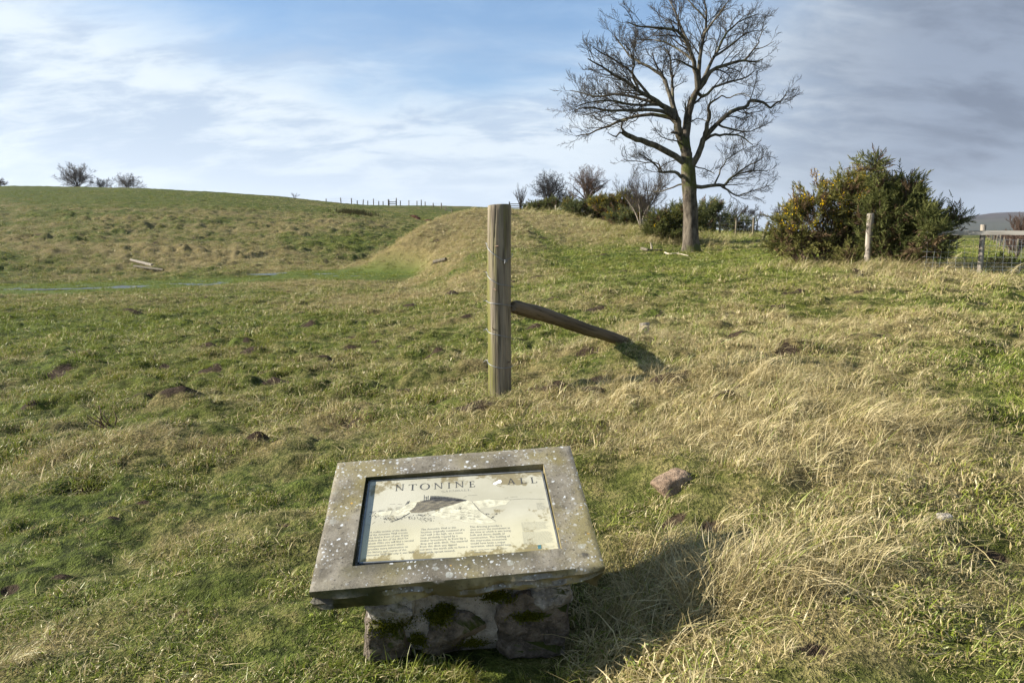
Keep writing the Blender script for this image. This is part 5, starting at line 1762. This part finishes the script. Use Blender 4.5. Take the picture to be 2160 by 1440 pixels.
# printed sheet
m, t = new_mat('printed_panel')
co = objc(t)
n1 = t.noise(co, 9, 5, .65, .4); n2 = t.noise(co, 60, 4, .65); n3 = t.noise(co, 3.2, 4, .55)
xyz = t.n('ShaderNodeSeparateXYZ', {0: co}).outputs
c = t.mix(t.ramp(n3, .35, .65), (.40, .38, .285), (.49, .47, .37))
c = t.mix(t.ramp(xyz[1], .02, -.16, 0, .40), c, (.62, .57, .34))
# grime: heavier along the top, the upper right and the bottom edge
n1 = t.math('ADD', t.math('MULTIPLY', t.math('SUBTRACT', n1, .5), 1.7), .5)
g_top = t.ramp(xyz[1], .12, .225, 0, .17)
g_bot = t.ramp(xyz[1], -.17, -.245, 0, .24)
g_tr = t.math('MULTIPLY', t.ramp(xyz[0], .02, .22), t.ramp(xyz[1], .06, .20, 0, .15))
gr_ = t.math('ADD', n1, t.math('ADD', g_top, t.math('ADD', g_bot, g_tr)))
gr_ = t.math('ADD', gr_, t.math('MULTIPLY', t.math('SUBTRACT', n2, .5), .55))
c = t.mix(t.ramp(gr_, .63, .82, 0, .85), c, t.mix(g_bot, (.20, .165, .085), (.26, .205, .045)))
# scraped bare patch where a letter is gone
c = t.mix(t.ramp(n2, .70, .78, 0, .5), c, (.25, .21, .12))
out(t, principled(t, c, .85, bump(t, n2, .10, .002), .06))
M['panel'] = m
pz = [pc['bl'], pc['br'], pc['tr'], pc['tl']]
gu = np.linspace(0, 1, 9)
Vp = []
for v_ in gu:
    for u in gu:
        a_ = pz[0] * (1 - u) + pz[1] * u; b_ = pz[3] * (1 - u) + pz[2] * u
        q = a_ * (1 - v_) + b_ * v_
        Vp.append((q[0], q[1], PZ))
ii = np.arange(81).reshape(9, 9)
Vp = np.array(Vp)
Vp2 = Vp.copy(); Vp2[:, 2] -= .010
Fp = np.stack([ii[:-1, :-1], ii[:-1, 1:], ii[1:, 1:], ii[1:, :-1]], -1).reshape(-1, 4)
rim = np.concatenate([ii[0, :], ii[1:, -1], ii[-1, -2::-1], ii[-2:0:-1, 0]])
Fs = np.stack([rim, rim + 81, np.roll(rim, -1) + 81, np.roll(rim, -1)], -1)
panel = sub('panel', mesh_np('panel', np.vstack([Vp, Vp2]), [Fp, Fs]), M['panel'])
panel['label'] = 'weathered cream printed panel set into the slab'

M['frame'] = plain('grey_frame_metal', (.22, .225, .215), .45, .6)
M['gasket'] = plain('dark_gasket', (.018, .018, .016), .35)


def strip(name, p, q, w_, z0, z1, mat, inward):
    p, q = np.array(p), np.array(q)
    d = unit(np.append(q - p, 0))[:2]
    n_ = np.array([-d[1], d[0]]) * inward
    Vb = []
    for z_ in (z0, z1):
        for e_, s_ in ((p, 0), (q, 0), (q, 1), (p, 1)):
            Vb.append((*(e_ + n_ * w_ * s_), z_))
    Fb = np.array([(0, 3, 2, 1), (4, 5, 6, 7), (0, 1, 5, 4), (1, 2, 6, 5), (2, 3, 7, 6), (3, 0, 4, 7)])
    return sub(name, mesh_np(name, np.array(Vb), [Fb]), mat)


for a_, b_ in (('bl', 'br'), ('br', 'tr'), ('tr', 'tl'), ('tl', 'bl')):
    strip('frame_bar', pc[a_], pc[b_], .0065, -RD + .002, PZ + .0035, M['frame'], -1)
bo = .011
strip('gasket', (pc['bl'][0] - .008, pc['bl'][1] - .0075), (pc['br'][0] + .004, pc['br'][1] - .0075), .010, -RD + .002, PZ + .001, M['gasket'], -1)

# ---- print: lettering and drawing laid on the panel
M['ink'] = plain('black_ink', (.065, .064, .062), .6)
M['inkgrey'] = plain('grey_ink', (.31, .30, .245), .6)
M['inkbrown'] = plain('brown_wash', (.20, .175, .12), .6)
M['wash'] = plain('yellow_wash', (.58, .55, .40), .7)
M['teal'] = plain('teal_ink', (.06, .16, .18), .6)
M['scrape'] = plain('scraped_white', (.80, .79, .72), .6)


def c1(x, y):
    return to_slab(740 + x / 6.546, 980 + y / 6.546)


def c2(x, y):
    return to_slab(960 + x / 6.546, 970 + y / 6.546)


class Flat:
    def __init__(s):
        s.v, s.f = [], []

    def poly(s, pts):
        o_ = len(s.v)
        s.v += [tuple(p) for p in pts]
        s.f.append(list(range(o_, o_ + len(pts))))

    def stroke(s, pts, w0, w1=None):
        w1 = w0 if w1 is None else w1
        n_ = len(pts)
        for k in range(n_ - 1):
            p, q = np.array(pts[k]), np.array(pts[k + 1])
            d = q - p; l_ = np.hypot(*d) + 1e-9
            nn = np.array([-d[1], d[0]]) / l_
            a_ = w0 + (w1 - w0) * k / (n_ - 1); b2 = w0 + (w1 - w0) * (k + 1) / (n_ - 1)
            s.poly([p - nn * a_ / 2, q - nn * b2 / 2, q + nn * b2 / 2, p + nn * a_ / 2])

    def build(s, name, mat, z):
        me = bpy.data.meshes.new(name)
        V_ = []
        for f_ in s.f:
            pl = [s.v[i] for i in f_]
            ar = sum(pl[i][0] * pl[(i + 1) % len(pl)][1] - pl[(i + 1) % len(pl)][0] * pl[i][1] for i in range(len(pl)))
            if ar < 0:
                f_.reverse()
        me.from_pydata([(a_, b_, z) for a_, b_ in s.v], [], s.f)
        o_ = sub(name, me, mat)
        if name not in ('letter', 'emblem', 'scraped_patch', 'drawing_shade'):
            o_['kind'] = 'stuff'
        return o_


def arc(cx, cy, rx, ry, a0, a1, n=18):
    return [(cx + rx * math.cos(a), cy + ry * math.sin(a)) for a in np.linspace(a0, a1, n)]


def glyph(ch):
    """roman capital as polygons in a box 1 high; returns polygons and advance width"""
    t_, h_ = .14, .055
    P = []
    R_ = lambda x0, y0, x1, y1: P.append([(x0, y0), (x1, y0), (x1, y1), (x0, y1)])

    def stem(x, w_=t_, y0=0, y1=1, sb=True, stp=True):
        R_(x, y0, x + w_, y1)
        if sb: R_(x - .09, y0, x + w_ + .09, y0 + h_)
        if stp: R_(x - .09, y1 - h_, x + w_ + .09, y1)

    def ringp(o_, i_):
        for k in range(len(o_) - 1):
            P.append([o_[k], o_[k + 1], i_[k + 1], i_[k]])
    if ch == 'I': stem(.1); return P, .34
    if ch == 'N':
        stem(.1, .07, sb=True); stem(.82, .07, stp=True, sb=False); P.append([(.02, 1), (.20, 1), (.89, 0), (.78, 0)]); return P, .98
    if ch == 'T':
        stem(.36, sb=True, stp=False); R_(0, 1 - h_, .86, 1); P.append([(0, 1), (0, .80), (.05, .80), (.06, 1)]); P.append([(.86, 1), (.86, .80), (.81, .80), (.80, 1)]); return P, .86
    if ch == 'E':
        stem(.1); R_(.1, 0, .68, h_); R_(.1, 1 - h_, .64, 1); R_(.1, .48, .52, .48 + h_); P.append([(.68, 0), (.72, .22), (.67, .22), (.62, 0)]); P.append([(.64, 1), (.64, .80), (.59, .80), (.58, 1)]); R_(.49, .40, .53, .62); return P, .74
    if ch == 'L':
        stem(.1); R_(.1, 0, .68, h_); P.append([(.68, 0), (.72, .24), (.67, .24), (.60, 0)]); return P, .74
    if ch == 'H':
        stem(.1); stem(.72); R_(.2, .47, .75, .47 + h_); return P, .96
    if ch == 'A':
        P.append([(.44, 1), (.52, 1), (.14, 0), (.08, 0)]); P.append([(.44, 1), (.54, 1), (.94, 0), (.77, 0)]); R_(.22, .32, .74, .32 + h_); R_(-.02, 0, .26, h_); R_(.66, 0, 1.02, h_); return P, 1.0
    if ch in 'OC':
        a0, a1 = (0, 6.2832) if ch == 'O' else (.75, 5.55)
        ringp(arc(.52, .5, .52, .53, a0, a1, 30), arc(.52, .5, .37, .47, a0, a1, 30)); return P, 1.04
    if ch == 'G':
        ringp(arc(.5, .5, .50, .53, .75, 6.0, 26), arc(.5, .5, .36, .47, .75, 6.0, 26)); R_(.80, .05, .92, .42); R_(.68, .40, 1.0, .40 + h_); return P, 1.0
    if ch == 'R':
        stem(.1); ringp(arc(.38, .75, .34, .25, 1.5708, -1.5708, 14), arc(.38, .75, .20, .20, 1.5708, -1.5708, 14)); R_(.2, .95, .4, 1); R_(.2, .50, .4, .55); P.append([(.42, .52), (.56, .54), (.96, 0), (.78, 0)]); return P, .92
    if ch == 'S':
        ringp(arc(.32, .73, .28, .27, .6, 4.3, 14), arc(.32, .73, .17, .21, .6, 4.3, 14)); ringp(arc(.34, .27, .30, .27, 1.4, -2.6, 14), arc(.34, .27, .18, .21, 1.4, -2.6, 14)); return P, .66
    if ch == 'D':
        stem(.1); ringp(arc(.3, .5, .55, .5, 1.5708, -1.5708, 16), arc(.3, .5, .40, .45, 1.5708, -1.5708, 16)); return P, .88
    return P, .5


def put_glyph(fl, ch, bl, br_, h_vec):
    """map the glyph box onto the panel: bl to br_ its baseline ends"""
    P, adv = glyph(ch)
    bl, br_, h_vec = map(np.array, (bl, br_, h_vec))
    for pl in P:
        fl.poly([bl + (br_ - bl) * (x / adv) + h_vec * y for x, y in pl])


def corners_px(cf, x0, yb0, x1, yb1, hgt):
    a_ = cf(x0, yb0); b_ = cf(x1, yb1)
    c_ = cf((x0 + x1) / 2, (yb0 + yb1) / 2 - hgt) - cf((x0 + x1) / 2, (yb0 + yb1) / 2)
    c_ = np.array([0, c_[1]])
    return a_, b_, c_


fl = Flat()
for ch, x0, yb0, x1, yb1, hh2 in [('N', 605, 312, 724, 302, 84), ('T', 788, 304, 900, 300, 82), ('O', 945, 296, 1085, 290, 84), ('N', 1142, 286, 1264, 276, 82), ('I', 1334, 276, 1368, 273, 80), ('N', 1436, 268, 1556, 258, 82), ('E', 1632, 262, 1714, 254, 80)]:
    fl = Flat(); put_glyph(fl, ch, *corners_px(c1, x0, yb0, x1, yb1, hh2)); fl.build('letter', M['ink'], PZ + .0006)
for ch, x0, yb0, x1, yb1, hh2 in [('A', 722, 290, 832, 280, 82), ('L', 900, 280, 988, 272, 82), ('L', 1048, 270, 1136, 264, 82)]:
    fl = Flat(); put_glyph(fl, ch, *corners_px(c2, x0, yb0, x1, yb1, hh2)); fl.build('letter', M['ink'], PZ + .0006)
fl = Flat()
xs_ = np.linspace(1246, 1660, 9)
for k, ch in enumerate('GARNHALL'):
    y0_ = 331 - 26 * (xs_[k] - 1246) / 414
    put_glyph(fl, ch, *corners_px(c1, xs_[k], y0_, xs_[k + 1] - 9, y0_ - 2, 24))
fl.build('subtitle_lettering', M['inkgrey'], PZ + .0006)

# scraped bare patch between the words
fl = Flat(); fl.poly([c2(*q) for q in [(518, 285), (528, 262), (575, 240), (600, 222), (632, 226), (646, 250), (628, 270), (585, 276), (560, 296)]])
fl.build('scraped_patch', M['scrape'], PZ + .0005)

# the drawing
g = np.random.default_rng(77)
fl = Flat()
for pl in [[(560, 620), (700, 540), (830, 465), (960, 440), (930, 500), (860, 600), (740, 650), (600, 655)], [(1100, 640), (1280, 540), (1500, 470), (1600, 440), (1700, 470), (1702, 700), (1500, 720), (1300, 690)], [(240, 640), (420, 600), (560, 580), (540, 640), (300, 670)]]:
    fl.poly([c1(*q) for q in pl])
fl.build('drawing_wash', M['wash'], PZ + .0004)
fl = Flat()
for pl in [[(10, 560), (150, 515), (230, 530), (330, 650), (420, 720), (560, 800), (380, 830), (100, 800), (10, 720)], [(240, 520), (480, 490), (760, 500), (700, 560), (480, 600), (340, 620)]]:
    fl.poly([c2(*q) for q in pl])
    fl.build('drawing_wash', M['wash'], PZ + .0003)
    fl = Flat()
fl = Flat()
# dark inner face of the turf wall
fl.poly([c1(*q) for q in [(910, 465), (1000, 440), (1100, 425), (1300, 405), (1450, 410), (1595, 440), (1500, 470), (1400, 505), (1250, 535), (1120, 580), (960, 610), (830, 610), (800, 590), (880, 530)]])
fl.build('drawing_shade', M['inkbrown'], PZ + .0005)
fl = Flat()
W1 = .0011


def hatch(cf, p0, p1, q0, q1, n, w_, jit=6.0, keep=1.0, brk=3):
    """n lines going from the edge p0-p1 to the edge q0-q1"""
    for k in range(n):
        s = (k + .5 * g.random()) / n
        a_ = np.array(p0) + (np.array(p1) - np.array(p0)) * s + g.normal(size=2) * jit * .3
        b_ = np.array(q0) + (np.array(q1) - np.array(q0)) * s + g.normal(size=2) * jit
        for m_ in range(brk):
            if g.random() < keep:
                u0 = (m_ + .25 * g.random()) / brk; u1 = (m_ + .7 + .3 * g.random()) / brk
                fl.stroke([cf(*(a_ + (b_ - a_) * u0)), cf(*(a_ + (b_ - a_) * u1))], w_, w_ * .5)


hatch(c1, (905, 470), (805, 600), (1590, 440), (1120, 590), 20, .0016, 5, .9, 4)
hatch(c1, (1000, 435), (930, 470), (1590, 430), (1560, 450), 8, .0020, 4, .9, 4)
hatch(c1, (235, 600), (235, 615), (720, 530), (700, 560), 3, .0010, 3, .9, 4)
hatch(c1, (830, 470), (600, 640), (930, 470), (800, 600), 9, .0009, 4, .8, 2)
hatch(c1, (1290, 540), (1200, 660), (1780, 570), (1900, 760), 9, .0010, 14, .55, 5)
hatch(c2, (60, 570), (60, 770), (230, 640), (420, 780), 10, .0012, 8, .8, 3)
hatch(c2, (140, 500), (10, 640), (230, 525), (240, 640), 6, .0010, 6, .7, 2)
hatch(c2, (260, 530), (330, 610), (640, 520), (600, 570), 5, .0008, 6, .6, 4)
fl.stroke([c2(*q) for q in [(230, 525), (270, 570), (330, 640), (400, 690), (480, 740), (560, 790)]], .0014)
fl.stroke([c2(*q) for q in [(480, 492), (700, 500), (800, 492), (960, 482), (1240, 488)]], .0009)
fl.stroke([c2(*q) for q in [(110, 472), (155, 448)]], .0009); fl.stroke([c2(*q) for q in [(170, 438), (300, 433)]], .0007)
fl.stroke([c2(*q) for q in [(680, 482), (730, 465)]], .0009); fl.stroke([c2(*q) for q in [(760, 460), (860, 455)]], .0007)
fl.stroke([c1(*q) for q in [(640, 490), (700, 498)]], .0010); fl.stroke([c1(*q) for q in [(530, 495), (610, 490)]], .0007)
fl.stroke([c1(*q) for q in [(285, 765), (330, 730)]], .0009); fl.stroke([c1(*q) for q in [(195, 778), (270, 775)]], .0007)
# palisade along the crest and scaffold poles
top = np.array([(1095, 380), (1200, 380), (1300, 388), (1400, 400), (1500, 415), (1590, 436)])
for k in range(26):
    s = k / 25 * 5
    i_ = min(int(s), 4); p = top[i_] + (top[i_ + 1] - top[i_]) * (s - i_)
    h2 = 46 * (1 - k / 30)
    fl.poly([c1(p[0], p[1] + h2), c1(p[0] + 15 - k * .25, p[1] + h2), c1(p[0] + 15 - k * .25, p[1]), c1(p[0], p[1])])
fl.poly([c1(*q) for q in [(1085, 440), (1590, 452), (1590, 436), (1450, 420), (1300, 405), (1150, 402), (1085, 410)]])
for x_, y_, x2, y2 in [(1005, 440, 1008, 365), (1035, 435, 1040, 385), (1060, 435, 1065, 375), (1005, 395, 1065, 390), (1005, 415, 1065, 408), (745, 505, 785, 450), (765, 495, 805, 445), (785, 490, 800, 455), (1085, 440, 1100, 378)]:
    fl.stroke([c1(x_, y_), c1(x2, y2)], .0016)
# rubble, figures and spoil as small broken marks
for cf, x_, y_, sx_, sy_, n_ in [(c1, 330, 640, 90, 26, 44), (c1, 520, 690, 120, 26, 52), (c1, 650, 690, 60, 20, 24), (c1, 1030, 700, 90, 30, 60), (c1, 800, 670, 110, 25, 44), (c1, 950, 640, 120, 22, 34), (c1, 1210, 590, 16, 22, 10), (c1, 1490, 545, 22, 16, 12), (c2, 55, 605, 22, 18, 12), (c2, 440, 690, 30, 12, 14), (c2, 510, 735, 26, 12, 12), (c2, 565, 690, 20, 10, 8), (c2, 75, 745, 16, 20, 8)]:
    for k in range(n_):
        p = np.array([x_ + g.normal() * sx_ * .6, y_ + g.normal() * sy_ * .6]); a = g.random() * 3.14
        l_ = 5 + 9 * g.random()
        fl.stroke([cf(*p), cf(*(p + l_ * np.array([math.cos(a), math.sin(a) * .7])))], .0012 + .0014 * g.random())
fl.stroke([c1(*q) for q in [(540, 735), (640, 705), (700, 675), (770, 635), (810, 610)]], .0030, .0040)
fl.build('drawing', M['ink'], PZ + .0006)

# body text
T1 = ['A visible section of the ditch', 'of the Antonine Wall crosses', 'the field in front of you. If you', 'follow the line of the ditch for', 'about 450m you will find a second', 'interpretation board which', 'provides more information on', 'the history and course of the', 'Antonine Wall and why it was built.']
T2 = ['The Antonine Wall at this', 'location originally consisted of a', 'turf wall 3-4m high, on a stone', 'base, probably topped by a', 'timber breastwork. In front lay a', 'deep and wide ditch. The material', 'from this ditch was tipped', 'out onto the north side to form a', 'low, wide upcast mound.']
T3 = ['This drawing provides a', 'view across the monument at', 'the time at which it was being', 'built and shows details of', 'construction. The building of', 'this impressive monument', 'would have been a major', 'operation, which would have']


def text_part(name, lines, cf, first, last, xr0, xr1, mat):
    """lines of text from the first to the last baseline; xr0, xr1 the left ends, width of the longest line in crop px"""
    a_ = cf(*first); b_ = cf(*last); e_ = cf(first[0] + xr0, first[1] + xr1)
    ux = unit(np.append(e_ - a_, 0))[:2]
    width = np.linalg.norm(e_ - a_)
    cu = bpy.data.curves.new(name, 'FONT')
    cu.body = '\n'.join(lines)
    cu.resolution_u = 2
    cu.space_line = 1.0
    cu.size = 1.0
    cu.offset = 0.0
    to = bpy.data.objects.new(name, cu)
    COL.objects.link(to)
    dg = bpy.context.evaluated_depsgraph_get()
    me = bpy.data.meshes.new_from_object(to.evaluated_get(dg))
    bpy.data.objects.remove(to); 
    n_ = len(me.vertices)
    V_ = np.empty(n_ * 3); me.vertices.foreach_get('co', V_); V_ = V_.reshape(-1, 3)
    w0 = V_[:, 0].max()
    nl = len(lines)
    lh = 1.0
    ln_step = (b_ - a_) / (nl - 1)
    row = V_[:, 1]
    sx_ = width / w0
    sy_ = np.linalg.norm(ln_step) / lh
    Q = a_[None] + ux[None] * (V_[:, 0:1] * sx_) + (ln_step[None] * (-row[:, None] / lh))
    co_ = np.c_[Q, np.full(n_, PZ + .0006)]
    me.vertices.foreach_set('co', co_.ravel().astype(np.float32))
    me.name = name
    o_ = sub(name, me, mat)
    o_['kind'] = 'stuff'
    return o_


text_part('text_column', T1, c1, (250, 892), (207, 1210), 640, -46, M['inkgrey'])
text_part('text_column', T2, c1, (958, 853), (940, 1172), 640, -40, M['inkgrey'])
text_part('text_column', T3, c2, (196, 882), (206, 1150), 560, -26, M['inkgrey'])
# last two lines of the third column are half worn away
fl = Flat()
for y_, segs in [(1188, [(208, 240), (258, 300), (312, 384), (396, 470), (482, 540), (560, 600), (620, 712)]), (1222, [(258, 350), (372, 420), (440, 490)])]:
    for s0_, s1_ in segs:
        k = s0_
        while k < s1_ - 6:
            fl.stroke([c2(k, y_ - (k - 206) * .045), c2(k + 8, y_ - (k - 198) * .045)], .0020 + .0016 * g.random()); k += 12
# small print blocks at the right: worn to illegible marks
for x0, x1, y0, y1, n_, sl in [(1118, 1250, 545, 640, 8, -.05), (908, 1290, 812, 915, 8, -.035), (925, 1345, 945, 1105, 13, -.035)]:
    for k in range(n_):
        yb = y0 + (y1 - y0) * k / (n_ - 1); xx = x0 + 22 * k / n_ ; xe = x1 + 40 * k / n_ - (g.random() * 60 if k < n_ - 1 else 150)
        while xx < xe:
            l_ = 14 + 34 * g.random()
            fl.stroke([c2(xx, yb + (xx - x0) * sl), c2(min(xx + l_, xe), yb + (xx + l_ - x0) * sl)], .0011)
            xx += l_ + 9
fl.build('small_print', M['inkgrey'], PZ + .0006)
fl = Flat(); fl.poly([c2(*q) for q in [(1138, 1122), (1184, 1116), (1190, 1168), (1146, 1174)]])
fl.build('emblem', M['teal'], PZ + .0006)
fl = Flat()
for word, x0, x1, yb in [('HISTORIC', 962, 1125, 1170), ('SCOTLAND', 1206, 1370, 1158)]:
    xs_ = np.linspace(x0, x1, 9)
    for k, ch in enumerate(word):
        y_ = yb - (xs_[k] - x0) * .06
        put_glyph(fl, ch, *corners_px(c2, xs_[k], y_, xs_[k + 1] - 5, y_ - 1, 15))
fl.build('logo_lettering', M['inkgrey'], PZ + .0006)

# ---- rubble pier
M['mortar'] = stone_mat('lime_mortar', (.20, .18, .15), (.38, .342, .29), .1, 0, 1.6)
M['whinstone'] = stone_mat('dark_mossy_stone', (.070, .058, .044), (.21, .172, .132), .60, 0, 1.6)
M['whitestone'] = stone_mat('pale_lichened_stone', (.20, .182, .155), (.45, .425, .38), .30, 0, 1.6)
M['brownstone'] = stone_mat('brown_stone', (.12, .085, .05), (.26, .19, .115), .1, 0, 1.4)
PX0, PX1, PY0, PY1 = -.545, .205, 2.345, 2.86
og = np.array([BC[0], BC[1], 0.0])


def lum(name, cx, cz, sx, sz, mat, seed, y=None, sy=.10, lump=.22, rot=0.0):
    o_ = link(name, hewn_rock(name, sx * 1.02, sy, sz * 1.04, seed + 40), mat, board)
    yy = (PY0 + (cx - PX0) * math.tan(yaw) + sy - .028) if y is None else y
    o_.location = np.array([cx, yy, cz]) - og
    o_.rotation_euler = (0, rot, yaw)
    return o_


# mortar core: a lumpy block
core = rock_mesh('mortar', .368, .245, .205, 50, .06, 5, fine=.10)
o = link('mortar', core, M['mortar'], board)
o.location = np.array([(PX0 + PX1) / 2, (PY0 + PY1) / 2 + .035, .175]) - og
o.rotation_euler = (0, 0, yaw)
ws, wh, bs = M['whitestone'], M['whinstone'], M['brownstone']
lum('stone', -.520, .305, .060, .050, ws, 1, sy=.09)
lum('stone', -.430, .310, .070, .036, bs, 2, sy=.07)
lum('stone', -.300, .312, .090, .030, bs, 3, sy=.07)
lum('stone', -.135, .318, .060, .034, bs, 4, sy=.075, lump=.3)
lum('stone', .060, .335, .150, .030, M['brownstone'], 5, sy=.07)
lum('stone', -.465, .200, .105, .058, ws, 6, sy=.11, lump=.3)
lum('stone', -.475, .070, .100, .080, wh, 7, sy=.11)
lum('stone', -.225, .085, .120, .115, wh, 8, sy=.105, lump=.35, rot=.2)
lum('stone', .075, .130, .160, .130, wh, 9, sy=.115, lump=.3, rot=-.1)
lum('stone', .150, .235, .090, .060, M['whitestone'], 10, sy=.11, lump=.3)
lum('stone', .070, .030, .150, .060, wh, 11, sy=.11)
# left and right flanks
for k, (yy, zz2, sy_, sz_, mm) in enumerate([(2.50, .26, .10, .075, ws), (2.68, .25, .10, .08, ws), (2.50, .09, .11, .09, ws), (2.72, .08, .12, .09, wh)]):
    lum('stone', PX0 + .045 - (yy - PY0) * yaw, zz2, .055, sz_, mm, 20 + k, y=yy, sy=sy_)
    lum('stone', PX1 - .035 - (yy - PY0) * yaw, zz2, .055, sz_, wh, 30 + k, y=yy, sy=sy_)
# cushions of moss
from mathutils.bvhtree import BVHTree
bpy.context.view_layer.update()
_vs, _fs = [], []
for ch_ in board.children:
    if ch_.type == 'MESH' and ch_.name.split('.')[0] in ('stone', 'mortar'):
        o0 = len(_vs)
        mw = Matrix.Translation(board.location) @ Matrix.LocRotScale(ch_.location, ch_.rotation_euler, None)
        _vs += [mw @ v.co for v in ch_.data.vertices]
        _fs += [[o0 + i for i in p_.vertices] for p_ in ch_.data.polygons]
PIER_BVH = BVHTree.FromPolygons(_vs, _fs)
M['moss'] = leaf_mat('moss', (.055, .066, .008), (.185, .185, .022), (.10, .085, .02))
g = np.random.default_rng(15)
for cx, cz, sx_, sz_ in [(-.455, .140, .075, .022), (-.285, .165, .045, .018), (-.250, .192, .030, .014), (-.055, .235, .055, .014), (.06, .16, .05, .012), (-.15, .03, .05, .02), (-.36, .06, .03, .02)]:
    n_ = 900
    p = np.c_[cx + g.normal(0, sx_ * .55, n_), np.full(n_, 2.0), cz + g.normal(0, sz_ * .8, n_)]
    for q in p:
        hit = PIER_BVH.ray_cast(Vector(q), Vector((0, 1, 0)))
        q[1] = hit[0][1] if hit[0] is not None else 9.0
    p = p[p[:, 1] < 2.6]; n_ = len(p)
    d_ = np.c_[g.normal(0, .6, n_), -0.6 + g.normal(0, .5, n_), .6 + g.normal(0, .5, n_)]
    proto = (np.array([(-.0026, 0, 0), (.0026, 0, 0), (0, 0, .0075), (0, -.0026, .0), (0, .0026, 0)]), np.array([(0, 1, 2), (3, 4, 2)]))
    V_, F_ = place(proto, p, d_, .7 + .8 * g.random(n_), g)
    link('moss', mesh_np('moss', V_ - og, [F_], {'shade': np.repeat(.78 * g.random(n_), 5)}), M['moss'], board)

# ------------------------------------------------------------------ air
m, t = new_mat('hazy_air')
vol_ = t.n('ShaderNodeVolumePrincipled', {'Color': (0.80, 0.87, 0.97, 1), 'Density': 7e-5, 'Anisotropy': 0.25})
t.n('ShaderNodeOutputMaterial', {'Volume': vol_.outputs[0]})
V_, F_ = box_arrays(0, 0, 170, 13000, 13000, 360)
hz_ = link('haze', mesh_np('haze', V_, [F_]), m)
hz_['kind'] = 'stuff'
